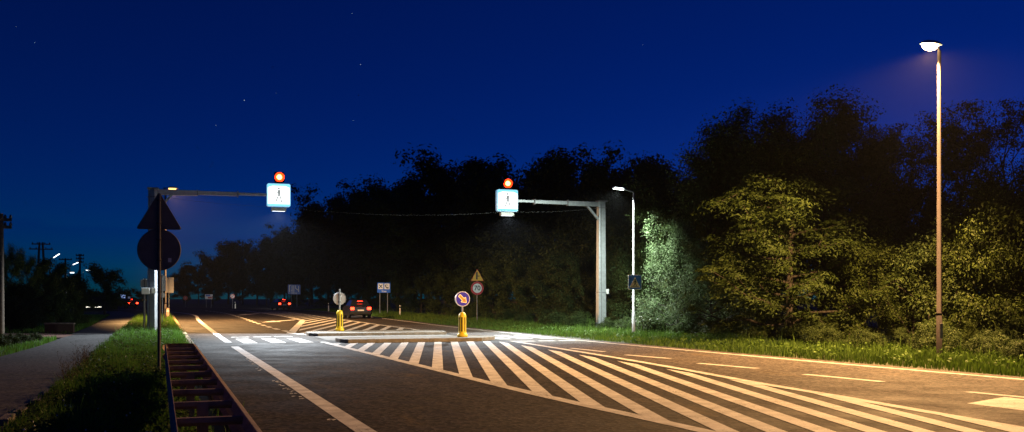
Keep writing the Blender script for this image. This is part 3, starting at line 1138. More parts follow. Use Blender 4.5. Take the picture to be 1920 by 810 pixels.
# ------------------------------------------------------------------ gantries with lit crossing signs
def gantry(label, base, sx, L, H, armz):
    """sx = which way the arm reaches across the road"""
    o = thing('sign_gantry', label, 'sign gantry', base, TH, 'cantilever gantries over the crossing')
    m = MB()
    w0, w1 = .44, .38
    for (x0, x1, y0, y1) in ((-.22, .22, -.2, .2),):
        vs = [(x0, y0, -.1), (x1, y0, -.1), (x1, y1, -.1), (x0, y1, -.1), (x0 * .84, y0 * .84, H), (x1 * .84, y0 * .84, H), (x1 * .84, y1 * .84, H), (x0 * .84, y1 * .84, H)]
        m.add(vs, [(3, 2, 1, 0), (4, 5, 6, 7), (0, 1, 5, 4), (1, 2, 6, 5), (2, 3, 7, 6), (3, 0, 4, 7)])
    po = m.build('column', M_GALV, o, bevel=.02)
    if sx > 0:
        po.rotation_euler = (0, 0, R(-38))
    m = MB()                                              # standing seam along the column
    m.box((-.07, -.196, H * .5 - .1), (.025, .03, H * .98), rx=R(-.27))
    for z in (.3, 1.95, H - .35):
        m.box((0, -.0, z), (.46, .43, .03))
    m.build('band', M_GALVD, po)
    m = MB()
    m.box((sx * .9, 0, armz), (2.1, .2, .25))
    a1 = m.build('arm', M_GALV, o, bevel=.012)
    MB().box((sx * 2.85, 0, armz + .02), (1.9, .16, .19)).build('arm', M_GALV, o, bevel=.012)
    MB().box((sx * (3.8 + L - .55) / 2, 0, armz + .035), (abs(L - .55 - 3.8), .12, .13)).build('arm', M_GALV, o, bevel=.012)
    for x in (1.95, 3.8):
        MB().box((sx * x, 0, armz + .02), (.05, .25, .29)).build('flange', M_GALVD, o, bevel=.005)
    m = MB()
    m.prism([(sx * .2, H - 1.0), (sx * .2, H - .86), (sx * .72, armz - .12), (sx * .86, armz - .12)], -.07, .07)
    m.build('knee_brace', M_GALV, o)
    m = MB().box((sx * -.02, 0, armz + .16), (.52, .46, .06))
    m.build('cap_plate', M_GALVD, o, bevel=.005)
    # small junction box strapped to the column
    bx = MB().box((-sx * .32 if sx < 0 else .0, -.0 if sx < 0 else -.3, 2.0), (.2, .16, .26))
    bx.build('junction_box', M_WHITE, o, bevel=.01)
    # light box
    X, Zc, S = sx * L, armz + .03, 1.12
    hs = MB().prism(rrect((X, Zc), S, S, .09), -.13, .13).build('light_box', mat('lightbox_case', (.55, .65, .7), .4, emit=(.25, .6, .9), estr=.5), o)
    MB().prism(rrect((X, Zc), S - .03, S - .03, .075), -.136, -.13).build('blue_face', E_EDGE, hs)
    MB().prism([(X - .52, Zc - .43), (X + .52, Zc - .43), (X + .52, Zc + .36), (X + .3, Zc + .44), (X - .3, Zc + .44), (X - .52, Zc + .36)], -.141, -.136).build('white_face', E_FACE, hs)
    m = MB()
    k = .74
    m.disc((X + .0, Zc + .33), .055, -.146, -.141, 12)
    m.prism([(X - .06, Zc + .25), (X + .08, Zc + .25), (X + .06, Zc + .0), (X - .04, Zc + .0)], -.146, -.141)
    m.line([(X + .0, Zc + .02), (X - .06, Zc - .12), (X - .15, Zc - .34)], .055, -.1465, -.1415)
    m.line([(X + .025, Zc + .02), (X + .08, Zc - .12), (X + .14, Zc - .35)], .055, -.1463, -.1413)
    m.line([(X - .02, Zc + .2), (X - .11, Zc + .04)], .04, -.1461, -.1411)
    m.build('walker_symbol', E_WALK, hs)
    # crossing floodlight under the box
    lb = MB().box((X + .0, 0, Zc - S / 2 - .13), (.7, .26, .17)).build('floodlight', M_BOX, o, bevel=.012)
    for x in (-.22, .22):
        MB().box((X + x, 0, Zc - S / 2 - .02), (.04, .08, .06)).build('hanger', M_GALVD, o)
    MB().add([(X - .3, -.11, Zc - S / 2 - .217), (X + .3, -.11, Zc - S / 2 - .217), (X + .3, .11, Zc - S / 2 - .217), (X - .3, .11, Zc - S / 2 - .217)], [(0, 3, 2, 1)]).build('glass', E_BOXL, lb)
    fb = spot('flood_beam', o, (X, -.15, Zc - S / 2 - .26), (R(-47), 0, R(-27) if sx > 0 else 0), P_BOX * (1.6 if sx > 0 else 1), WHITEL, 70 if sx > 0 else 64, .75, .1)
    fb.scale = (3.2, 1, 1)
    # beacon
    m = MB()
    m.tube([(X, 0, Zc + S / 2), (X, 0, Zc + S / 2 + .1)], .16, 14)
    m.box((X + .04, .03, Zc + S / 2 + .32), (.48, .16, .5))
    bc = m.build('beacon', M_BLACK, o, bevel=.03)
    y0, y1 = -.06, -.05
    MB().disc((X + .04, Zc + S / 2 + .32), .23, -.075, -.05, 26).build('lens', E_LENS, bc)
    MB().disc((X + .03, Zc + S / 2 + .32), .125, -.085, -.075, 22).build('bulb', E_BEAC, bc)
    m = MB()
    for k in range(10):
        a0, a1 = math.pi * k / 10, math.pi * (k + 1) / 10
        f = lambda a, r, y: (X + .04 + r * 1.25 * math.cos(a), y, Zc + S / 2 + .32 + r * 1.25 * math.sin(a))
        m.add([f(a0, .19, -.06), f(a1, .19, -.06), f(a1, .19, -.2), f(a0, .19, -.2)], [(0, 1, 2, 3)])
    m.build('hood', M_BLACK, bc)
    return o


zb = F * CH / (625.2 - HV)
GLB = ((288 - CU) * zb / F, zb)
gantry('grey steel gantry whose arm and lit sign stand against the night sky', GLB, 1, 5.72, 6.72, 6.62)
zb = F * CH / (617 - HV)
GRB = ((1127 - CU) * zb / F, zb)
gantry('grey steel gantry whose arm and lit sign stand before the dark wood', GRB, -1, 5.3, 6.78, 6.62)

# control cabinet on the first gantry post and its cable pipe
o = thing('control_cabinet', 'small grey control cabinet fixed beside the gantry post', 'cabinet', (GLB[0] - .12 * RX - .1, GLB[1] - .36, 1.8), TH)
MB().box((-.02, 0, .18), (.38, .24, .3)).build('case', M_BOX, o, bevel=.012)
MB().box((-.02, -.123, .18), (.32, .008, .25)).build('door', M_WHITE, o, bevel=.003)
MB().tube([(-.1, .05, -1.85), (-.1, .05, .03)], .035, 10).build('cable_pipe', M_DARKP, o)


def wire(name, label, cat, a, b, sag, r=.012, n=24, group=None, extra=()):
    m = MB()
    for (p, q, sg) in [(a, b, sag)] + list(extra):
        pts = []
        for i in range(n + 1):
            t = i / n
            pts.append((p[0] + (q[0] - p[0]) * t, p[1] + (q[1] - p[1]) * t, p[2] + (q[2] - p[2]) * t - sg * 4 * t * (1 - t)))
        m.tube(pts, r, 6)
    return tag(m.build(name, M_WIRE), label, cat, group)


LA = Vector((GLB[0], GLB[1])) + Vector((RX, RY)) * 5.72
RA = Vector((GRB[0], GRB[1])) - Vector((RX, RY)) * 5.3
wire('overhead_cable', 'thin pale cable strung between the two lit crossing signs', 'cable', (LA.x, LA.y + .2, 6.1), (RA.x, RA.y + .2, 6.1), .28, .0045,
     extra=[((GLB[0], GLB[1], 6.45), (LA.x, LA.y + .2, 6.1), .1), ((RA.x, RA.y + .2, 6.1), (GRB[0], GRB[1], 6.45), .1)])


# ------------------------------------------------------------------ guardrail
def guardrail():
    s0, s1 = 1.0, 21.6
    tl, tr = 0.12, 0.66
    o = thing('guardrail', 'double sided steel guardrail with spacer bars, ending beside the sign post', 'guardrail', W(0, 0), TH)
    # W-beam section: (outwards, z)
    sec = [(0, .74), (.05, .715), (.065, .66), (.05, .63), (.012, .59), (.012, .56), (.05, .52), (.065, .48), (.05, .435), (0, .41)]

    def beam(x, sgn):
        m = MB()
        n = 40
        sts = [s0 + (s1 - s0) * i / n for i in range(n + 1)]
        vs, fs = [], []
        for sy in sts:
            k_ = 1 if sgn > 0 else .35
            for (a, z) in sec:
                vs.append((x + sgn * a * k_, sy, z))
            for (a, z) in sec[::-1]:
                vs.append((x + sgn * (a * k_ - .006), sy, z - .001))
        k = 2 * len(sec)
        for i in range(n):
            for j in range(k):
                fs.append((i * k + j, i * k + (j + 1) % k, (i + 1) * k + (j + 1) % k, (i + 1) * k + j))
        fs += [tuple(range(k)), tuple(range(n * k, n * k + k))]
        m.add(vs, fs, False)
        return m.build('beam', M_RAIL, o)
    beam(tl, -1)
    beam(tr, 1)
    # spacers
    sy = 2.05
    i = 0
    while sy < s1 - .1:
        m = MB()
        m.box(((tl + tr) / 2, sy, .70), (tr - tl, .07, .012))
        m.box(((tl + tr) / 2, sy + .035, .665), (tr - tl, .008, .07))
        m.box(((tl + tr) / 2, sy - .035, .68), (tr - tl, .008, .035))
        m.build('spacer', M_RAIL, o)
        if i % 3 == 0:
            m = MB()
            m.box(((tl + tr) / 2 - .05, sy, .33), (.008, .11, .75))
            m.box(((tl + tr) / 2, sy - .055, .33), (.1, .008, .75))
            m.box(((tl + tr) / 2, sy + .055, .33), (.1, .008, .75))
            m.build('post', M_RAIL, o)
        m = MB()
        for x in (tl + .012, tr - .012):
            for z in (.5, .6):
                m.lathe([(.0, -.01), (.018, -.01), (.018, .01), (0, .01)], 8, (x, sy + .1, z))
        sy += 1.315
        i += 1
    # end cap bulging round
    m = MB()
    n = 12
    vs, fs = [], []
    c = (tl + tr) / 2
    for k in range(n + 1):
        a = math.pi * k / n
        for (b_, z) in sec:
            vs.append((c - (c - tl + b_) * math.cos(a), s1 + (.2 + b_) * math.sin(a), z))
    q = len(sec)
    for k in range(n):
        for j in range(q - 1):
            fs.append((k * q + j, k * q + j + 1, (k + 1) * q + j + 1, (k + 1) * q + j))
    m.add(vs, fs)
    m.build('end_cap', M_RAIL, o)
    return o


guardrail()


# ------------------------------------------------------------------ cars driving away round the bend
def make_car(label, col):
    o = thing('car', label, 'car', (0, 0, 0), 0, 'cars driving away with tail lamps lit')
    pm = mat('car_paint_' + str(len(MATS)), col, .3, .2, coat=.6)
    prof = [(-2.1, .3), (-2.12, .55), (-2.05, .95), (-1.6, 1.02), (.9, .98), (1.9, .82), (2.1, .6), (2.08, .3)]
    m = MB()
    vs, fs = [], []
    xs_ = [(-.82, .9), (-.9, .96), (-.9, 1.0), (.9, 1.0), (.9, .96), (.82, .9)]
    xs_ = [(-.88, .97), (-.80, 1.0), (0, 1.01), (.80, 1.0), (.88, .97)]
    for (x, k) in xs_:
        for (y, z) in prof:
            vs.append((x, y * (.985 if abs(x) > .85 else 1), .3 + (z - .3) * k))
    q = len(prof)
    for i in range(len(xs_) - 1):
        for j in range(q):
            fs.append((i * q + j, i * q + (j + 1) % q, (i + 1) * q + (j + 1) % q, (i + 1) * q + j))
    fs += [tuple(range(q)), tuple(range((len(xs_) - 1) * q, len(xs_) * q))]
    m.add(vs, fs)
    body = m.build('body', pm, o, bevel=.05)
    gl = MB()
    lo = [(-1.85, .98), (1.05, .98)]
    v = [(-.8, -1.95, .98), (.8, -1.95, .98), (.8, 1.05, .97), (-.8, 1.05, .97), (-.6, -1.35, 1.43), (.6, -1.35, 1.43), (.6, .15, 1.44), (-.6, .15, 1.44)]
    gl.add(v, [(0, 3, 2, 1), (4, 5, 6, 7), (0, 1, 5, 4), (1, 2, 6, 5), (2, 3, 7, 6), (3, 0, 4, 7)])
    gl.build('windows', M_GLASS, o, bevel=.04)
    MB().add([(-.6, -1.38, 1.436), (.6, -1.38, 1.436), (.6, .17, 1.446), (-.6, .17, 1.446), (-.55, -1.3, 1.475), (.55, -1.3, 1.475), (.55, .05, 1.48), (-.55, .05, 1.48)],
             [(0, 3, 2, 1), (4, 5, 6, 7), (0, 1, 5, 4), (1, 2, 6, 5), (2, 3, 7, 6), (3, 0, 4, 7)]).build('roof', pm, o)
    for x in (-.78, .78):
        for y in (-1.3, 1.3):
            w = MB()
            w.tube([(x - .1, y, .31), (x + .1, y, .31)], .31, 18).build('wheel', M_RUBBER, o)
    for x in (-.66, .66):
        MB().box((x, -2.1, .8), (.3, .06, .2)).build('tail_lamp', E_TAIL, o, bevel=.015)
    for x in (-.62, .62):
        MB().box((x, 2.06, .66), (.34, .06, .14)).build('headlight', M_WSIGN, o, bevel=.02)
    spot('headlight_beam', o, (0, 2.2, .68), (R(88), 0, R(-6)), 3000, (1, .93, .8), 46, .6, .08)
    MB().box((0, -1.66, 1.37), (.4, .03, .03)).build('brake_lamp', E_TAIL, o)
    MB().box((0, -2.1, .42), (1.6, .1, .16)).build('bumper', M_RUBBER, o, bevel=.03)
    MB().box((0, -2.13, .66), (.5, .02, .11)).build('number_plate', M_WSIGN, o)
    return o


car = make_car('dark car with red tail lamps driving off before the blue lane board', (.02, .02, .025))


def place_car(c, s_on, back):
    """on the outer lane, s_on metres along the surveyed edge line"""
    P = offset(RW, -1.75)
    j = min(range(len(P)), key=lambda i: abs(ST(P[i])[0] - s_on))
    t = (P[j + 1] - P[j - 1]).normalized()
    c.location = (P[j].x, P[j].y, .0)
    c.rotation_euler = (0, 0, math.atan2(t.y, t.x) - math.pi / 2)


place_car(car, 138, 0)
c2 = copy_tree(car)
tag(c2, 'dark car with red tail lamps passing the board with two white squares', 'car')
place_car(c2, 80, 0)
c3 = copy_tree(car)
tag(c3, 'distant car with red tail lamps beyond the end of the bike path', 'car')
place_car(c3, 196, 0)
c3.location = ((236 - CU) * 150 / F, 150, 0)
c3.rotation_euler = (0, 0, TH + R(30))


# ------------------------------------------------------------------ utility poles, far lamps, fences at the left
def upole(label, u, z, top, arms, double=False, brace=False):
    o = thing('utility_pole', label, 'utility pole', ((u - CU) * z / F, z), R(20), 'wooden utility poles along the path')
    if double:
        MB().tube([(-.55, 0, -.2), (-.16, 0, top)], [.15, .11], 10).build('pole', M_WOOD, o)
        MB().tube([(.55, 0, -.2), (.16, 0, top)], [.15, .11], 10).build('pole', M_WOOD, o)
    else:
        MB().tube([(0, 0, -.2), (0, 0, top)], [.14, .10], 10).build('pole', M_WOOD, o)
    if brace:
        MB().tube([(-2.2, 0, -.2), (-.05, 0, top * .72)], .1, 10).build('brace', M_WOOD, o)
    for (zz, w) in arms:
        ar = MB().box((0, 0, zz), (w, .1, .12)).build('crossarm', M_WOOD, o)
        m = MB()
        for k in (-.45, -.2, .2, .45):
            m.lathe([(.0, .06), (.05, .06), (.06, .12), (.03, .2), (0, .22)], 8, (k * w, 0, zz))
        m.build('insulator', M_DARKP, ar)
    return o


upole('twin legged utility pole with two long crossarms above the garden trees', 77, 110, 7.75, [(7.55, 1.9), (7.0, 2.4)], True)
upole('slender utility pole with one crossarm rising left of the braced pole'.replace(' left of', ' near'), 122.5, 125, 6.6, [(6.4, 1.5)])
upole('utility pole with a slanting brace and short crossarms', 150, 120, 6.9, [(6.7, .9), (6.3, .9), (5.9, .8)], False, True)
upole('bare wooden utility pole close to the path at the picture edge', 1.5, 40.5, 5.1, [(4.85, .8), (4.55, .8)])


def far_lamp(label, u, v, z, L, tilt):
    h = CH + (HV - v) / F * z
    o = thing('street_lamp', label, 'street lamp', ((u - CU) * z / F, z), R(15), 'small white street lamps along the path')
    MB().tube([(0, 0, -.1), (0, 0, h - .2)], [.07, .045], 10).build('pole', M_GALV, o)
    MB().tube([(0, 0, h - .22), (.05, 0, h - .1), (.3, 0, h + .1)], .03, 8).build('arm', M_GALV, o)
    hd = MB().box((.3 + L / 2 * math.cos(tilt), 0, h + .1 + L / 2 * math.sin(tilt)), (L, .2, .08), ry=-tilt).build('housing', M_GALV, o, bevel=.01)
    MB().box((.3 + L / 2 * math.cos(tilt), 0, h + .03 + L / 2 * math.sin(tilt)), (L * .9, .24, .07), ry=-tilt).build('led_panel', E_LEDF, hd)
    return o


far_lamp('small white street lamp just beside the twin legged pole', 94, 484, 105, .8, R(35))
far_lamp('small white street lamp between the two single utility poles', 131, 497, 115, .7, R(25))
far_lamp('small white street lamp next to the round lone tree', 156, 507, 135, 1.0, R(-5))
l4 = far_lamp('lit lamp post half hidden by the garden bush', 124, 512, 80, .3, R(0))

o = thing('garden_fence', 'dark green slatted garden fence below the hedge', 'fence', ((68 - CU) * 58 / F, 58), R(8))
for i in range(12):
    MB().box((-1.0 + i * .18, 0, .55), (.09, .03, 1.1)).build('slat', mat('green_paint', (.02, .09, .07), .6), o)
for z in (.25, .9):
    MB().box((0, .03, z), (2.2, .03, .08)).build('rail', MATS['green_paint'], o)
o = thing('garden_wall', 'low dark red brick wall below the lit garden bush', 'wall', ((112 - CU) * 47.5 / F, 47.5), R(6))
MB().box((0, 0, .2), (1.3, .24, .42)).build('wall', mat('dark_brick', (.05, .03, .026), .9, var=.3, scale=10), o)
MB().box((0, 0, .44), (1.36, .3, .07)).build('coping', M_CONCD, o, bevel=.01)

# far panel signs past the bike path
zb = 170.0
o = thing('lit_board', 'tiny bright blue and white board beyond the bike path', 'road sign', ((230.5 - CU) * zb / F, zb), R(20))
MB().tube([(0, 0, -.1), (0, 0, 2.0)], .05, 8).build('post', M_GALVD, o)
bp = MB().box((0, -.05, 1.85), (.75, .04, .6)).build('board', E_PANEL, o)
MB().prism([(-.1, 1.65), (.25, 1.65), (.1, 2.0)], -.08, -.075).build('symbol', M_BSIGN, bp)
zb = 165.0
o = thing('lit_board', 'dim small white board just beyond the bright blue board', 'road sign', ((242 - CU) * zb / F, zb), R(20))
MB().tube([(0, 0, -.1), (0, 0, 1.7)], .05, 8).build('post', M_GALVD, o)
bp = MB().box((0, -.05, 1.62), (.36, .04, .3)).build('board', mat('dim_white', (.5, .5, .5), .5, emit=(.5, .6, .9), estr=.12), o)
MB().line([(0, 1.5), (0, 1.74)], .03, -.08, -.075).build('symbol', M_BSIGN, bp)
zb = 160.0
o = thing('warning_lamp', 'tiny orange warning lamp by the round lone tree', 'lamp', ((209 - CU) * zb / F, zb), R(20))
MB().tube([(0, 0, -.1), (0, 0, 1.5)], .05, 8).build('post', M_GALVD, o)
MB().lathe([(.0, -.16), (.16, -.12), (.18, .05), (.1, .18), (0, .2)], 12, (0, 0, 1.65)).build('lens', emission('orange_lamp', (1, .3, .06), 2.0), o)
# added far building; its glowing strip stands in for a vehicle light streak
zb = 120.0
o = thing('stand_in_shed', 'added dark shed, its glowing strip standing for vehicle lights behind the lone tree', 'shed', ((178 - CU) * zb / F, zb), R(10))
MB().box((0, 0, 1.0), (4.6, 2.5, 2.0)).build('wall', mat('dark_render', (.03, .03, .03), .9, var=.2), o)
MB().prism([(-2.5, 2.0), (2.5, 2.0), (2.4, 2.2), (-2.4, 2.4)], -1.45, 1.45).build('roof', M_DARKP, o)
for (x, w) in ((-.45, .62), (.62, .75)):
    wf = MB().box((x, -1.26, .52), (w + .06, .03, .16)).build('window', M_WHITE, o)
    MB().box((x, -1.28, .52), (w, .02, .1)).build('glow_strip', E_HEAD, wf)


# ------------------------------------------------------------------ vegetation
NR = np.random.default_rng(11)


def leaf_quads(cen, sig, cnt, L, up=0.6, droop=0.0, wid=0.5, rs=None, out=None):
    """leaves scattered round clump centres; returns verts, faces"""
    rs = rs or NR
    nc = len(cen)
    cen = np.repeat(np.asarray(cen, float), cnt, axis=0)
    n = len(cen)
    d = rs.normal(size=(n, 3))
    d *= (rs.random(n) ** .55 * 1.95 / (np.linalg.norm(d, axis=1) + 1e-9))[:, None]
    d *= np.asarray(sig) * np.repeat(rs.uniform(.55, 1.5, nc), cnt)[:, None]
    p = cen + d
    if droop:
        p[:, 2] -= droop * (d[:, 0] ** 2 + d[:, 1] ** 2)
    nr = rs.normal(size=(n, 3)) * .55 + np.array([0, 0, up]) + 1.1 * d / (np.linalg.norm(d, axis=1)[:, None] + 1e-6)
    nr /= np.linalg.norm(nr, axis=1)[:, None]
    a = rs.normal(size=(n, 3))
    if out is not None:
        a = a * .6 + np.repeat(out, cnt, axis=0)
    a -= nr * (a * nr).sum(1)[:, None]
    a /= np.linalg.norm(a, axis=1)[:, None] + 1e-9
    b = np.cross(nr, a)
    l = (L * rs.uniform(.4, 1.4, n))[:, None]
    w = l * wid * rs.uniform(.7, 1.3, n)[:, None]
    V = np.empty((n, 4, 3))
    V[:, 0] = p - a * l * .5
    V[:, 1] = p + b * w * .5 + a * l * .05 + nr * l * .06
    V[:, 2] = p + a * l * .5 - nr * l * .08
    V[:, 3] = p - b * w * .5 + a * l * .05 + nr * l * .06
    return V.reshape(-1, 3), np.arange(n * 4).reshape(-1, 4)


def make_skeleton(rs, H, Rr, h0, nl, prof, lift=(20, 55), subs=4, lean=.03):
    """trunk and limbs; returns tube paths and clump centres with their outward direction"""
    tubes, clumps, outs = [], [], []
    tw = rs.normal(size=(6, 2)) * lean * H
    zz = np.linspace(0, .88 * H, 6)
    trunk = [np.array([tw[i, 0] * i / 5, tw[i, 1] * i / 5, zz[i]]) for i in range(6)]
    r0 = .016 * H + .04
    tubes.append((trunk, [r0 * (1 - .16 * i) for i in range(6)]))

    def at(z):
        k = min(4, int(z / (.88 * H) * 5))
        f = z / (.88 * H) * 5 - k
        return trunk[k] * (1 - f) + trunk[k + 1] * f
    for i in range(nl):
        f = (i + rs.uniform(0, 1)) / nl
        z = H * (h0 + (.86 - h0) * f)
        az = i * 2.39996 + rs.uniform(-.4, .4)
        ln = Rr * prof(f) * rs.uniform(.75, 1.2)
        el = R(rs.uniform(*lift)) * (.6 + .7 * f)
        dirv = np.array([math.cos(az) * math.cos(el), math.sin(az) * math.cos(el), math.sin(el)])
        st = at(z)
        pts = [st]
        for k in range(1, 5):
            pts.append(st + dirv * ln * k / 4 + np.array([0, 0, .05 * ln * (k / 4) ** 2]) + rs.normal(size=3) * ln * .04)
        rl = r0 * (.42 - .2 * f)
        tubes.append((pts, [rl * (1 - .2 * k) for k in range(5)]))
        hz = np.array([dirv[0], dirv[1], 0])
        hz /= np.linalg.norm(hz) + 1e-9
        for k in ((1, 2, 3, 4) if lift[1] < 30 else (2, 3, 4)):
            clumps.append(pts[k])
            outs.append(hz)
        for _ in range(subs):
            t = rs.uniform(.35, 1)
            k = min(3, int(t * 4))
            b = pts[k] * (1 - (t * 4 - k)) + pts[k + 1] * (t * 4 - k)
            d2 = dirv + rs.normal(size=3) * .75 + np.array([0, 0, .1])
            d2 /= np.linalg.norm(d2)
            l2 = ln * rs.uniform(.25, .5)
            e = b + d2 * l2
            tubes.append(([b, (b + e) / 2 + rs.normal(size=3) * l2 * .06, e], [rl * .4, rl * .3, rl * .12]))
            clumps += [(b + e) / 2, e]
            h2 = np.array([d2[0], d2[1], 0])
            h2 /= np.linalg.norm(h2) + 1e-9
            outs += [h2, h2]
    clumps.append(at(.88 * H) + np.array([0, 0, .05 * H]))
    outs.append(np.array([1, 0, 0]))
    return tubes, np.array(clumps), np.array(outs)


def proto(seed, H, Rr, h0, nl, prof, cnt, L, sig, lm, subs=4, lift=(20, 55), up=.6, droop=0., wid=.5, useout=False, extra=None, minz=.15):
    """trunk mesh and crown mesh of one kind of tree"""
    rs = np.random.default_rng(seed)
    tubes, cl, ou = make_skeleton(rs, H, Rr, h0, nl, prof, lift, subs)
    m = MB()
    for (p, r) in tubes:
        m.tube(p, r, 7, False)
    me_t = bpy.data.meshes.new('trunk')
    me_t.from_pydata(m.v, [], m.f)
    me_t.polygons.foreach_set('use_smooth', [True] * len(m.f))
    me_t.materials.append(M_BARK)
    cl[:, 2] = np.maximum(cl[:, 2], minz)
    V, Fq = leaf_quads(cl, sig, cnt, L, up, droop, wid, rs, ou if useout else None)
    V[:, 2] = np.maximum(V[:, 2], 0.02)
    me_c = arrmesh('crown', V, Fq, lm)
    return me_t, me_c, float(np.quantile(V[:, 2], .9985))


round_p = lambda f: .45 + .75 * math.sin(math.pi * (f * .8 + .12))
cone_p = lambda f: 1.1 - .85 * f
bush_p = lambda f: .95 - .4 * f
tall_p = lambda f: .75 + .3 * math.sin(f * 6)

LM_DARK = leaf_mat('dark_leaves', (.032, .055, .016), (.065, .10, .032), .3)
LM_MID = leaf_mat('mid_leaves', (.022, .042, .010), (.065, .095, .025), .3)
LM_YEL = leaf_mat('yellow_green_leaves', (.012, .023, .003), (.055, .082, .012), .3)
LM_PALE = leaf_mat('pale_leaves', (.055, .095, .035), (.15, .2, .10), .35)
LM_SPRAY = leaf_mat('spray_leaves', (.022, .042, .008), (.055, .085, .016), .3)

LM_TALL = leaf_mat('tall_tree_leaves', (.05, .085, .02), (.10, .14, .04), .3)
KINDS = {
    'far_round': [proto(101, 12, 4.6, .16, 15, round_p, 95, .38, (.62, .62, .5), LM_DARK, 4),
                  proto(102, 12, 4.2, .14, 16, tall_p, 95, .38, (.6, .6, .5), LM_DARK, 4),
                  proto(103, 12, 5.0, .18, 15, round_p, 95, .38, (.65, .65, .42), LM_DARK, 4)],
    'near_tall': [proto(111, 10, 3.6, .10, 19, tall_p, 150, .15, (.42, .42, .34), LM_TALL, 5),
                  proto(112, 10, 4.0, .12, 19, round_p, 150, .15, (.45, .45, .33), LM_TALL, 5)],
    'spray': [proto(121, 8.5, 3.9, .06, 36, cone_p, 190, .15, (.44, .44, .085), LM_SPRAY, 3, (2, 18), 1.0, .5, .3, True)],
    'airy': [proto(131, 12, 4.2, .34, 15, round_p, 80, .17, (.5, .5, .22), LM_DARK, 5, (30, 65)),
             proto(132, 12, 3.8, .36, 14, round_p, 80, .17, (.48, .48, .22), LM_DARK, 5, (30, 65))],
    'bush': [proto(141, 4.2, 2.6, .02, 22, bush_p, 130, .115, (.25, .25, .17), LM_YEL, 4, (5, 60)),
             proto(142, 4.2, 2.4, .02, 22, bush_p, 130, .115, (.26, .26, .18), LM_MID, 4, (5, 60)),
             proto(143, 4.2, 2.5, .02, 22, bush_p, 140, .11, (.3, .3, .22), LM_YEL, 4, (5, 65), 1.2, .2, .4, True)],
    'pale': [proto(151, 6.5, 3.1, .04, 26, tall_p, 130, .14, (.3, .3, .32), LM_PALE, 4, (0, 45), .2, .3)],
    'hedge': [proto(171, 4.2, 2.6, .02, 22, bush_p, 130, .14, (.3, .3, .2), leaf_mat('hedge_leaves', (.004, .008, .003), (.012, .018, .007), .2), 4, (5, 60))],
    'under': [proto(161, 1.6, 1.9, .02, 16, bush_p, 110, .12, (.28, .28, .18), LM_MID, 4, (2, 45))],
}


def tree(kind, var, name, label, u, z, top=None, wide=1.0, rot=None, group=None, cat='tree', pos=None):
    mt, mc, H = KINDS[kind][var]
    x, y = pos if pos else ((u - CU) * z / F, z)
    o = thing(name, label, cat, (x, y, -.03), random.uniform(0, 6.28) if rot is None else rot, group)
    h = CH + (HV - top) / F * z if top is not None else H
    k = h / H
    o.scale = (k * wide, k * wide, k) if top is not None else (wide, wide, wide)
    mobj('trunk', mt, o)
    mobj('crown', mc, o)
    return o


# far wood, one tree after another along the outside of the bend
wood = [(318, 225, 524), (345, 222, 512), (372, 215, 505), (398, 205, 484), (428, 200, 466), (455, 195, 462), (482, 188, 466), (508, 175, 456), (533, 165, 438),
        (558, 150, 424), (585, 138, 394), (615, 128, 368), (648, 120, 366), (682, 112, 352), (712, 106, 346), (745, 100, 330), (778, 96, 340),
        (822, 90, 300), (862, 86, 288), (905, 83, 292), (938, 80, 326), (985, 75, 296), (1030, 72, 283), (1072, 69, 282), (1108, 67, 326), (1150, 63, 306), (1190, 60, 284), (1232, 57, 288)]
WG = 'dark trees of the unlit wood behind the verge'


def row(u, z, t):
    q = (u - CU) / F * RX + RY
    k = 1.2 if u < 520 else 1.55
    return min(z * k, t / q) if q > .02 else z * k


for i, (u, z, v) in enumerate(wood):
    z = row(u, z, 34)
    tree('far_round', i % 3, 'tree', 'dark tree in the row of unlit trees forming the wood behind the verge', u, z, v + random.uniform(-3, 3) - (12 if u < 620 else 0), random.uniform(.92, 1.12), group=WG)
# second row in front, lower, so that the wood closes down to the ground
for i, (u, z, v) in enumerate([(350, 200, 540), (400, 190, 522), (450, 180, 515), (500, 165, 510), (540, 148, 500), (580, 125, 478), (630, 112, 462), (680, 103, 450), (730, 94, 440), (790, 86, 430), (850, 79, 425), (910, 73, 420), (970, 67, 415), (1030, 62, 420), (1085, 58, 415), (1140, 55.5, 405), (1195, 53, 400), (1240, 50.5, 420)]):
    z = row(u, z, 29.5)
    tree('far_round', (i + 1) % 3, 'tree', 'dark lower tree at the foot of the unlit wood behind the verge', u, z, v, random.uniform(1.0, 1.25), group='lower dark trees at the foot of the wood')
# undergrowth right behind the verge
UG = 'dark shrubs along the foot of the wood'
for i, (u, z) in enumerate([(560, 128), (610, 112), (660, 100), (700, 93), (745, 86), (790, 80), (835, 75), (880, 70), (925, 66), (970, 62), (1012, 59), (1055, 56.5), (1095, 55), (1140, 52.5), (1180, 50.5), (1225, 48), (1265, 46), (1310, 43.5), (1350, 42), (1395, 40)]):
    z = row(u, z, 25.8)
    tree('bush', 1, 'shrub', 'dark shrub along the foot of the wood behind the grass verge', u, z, None, random.uniform(.8, 1.05), group=UG, cat='shrub')

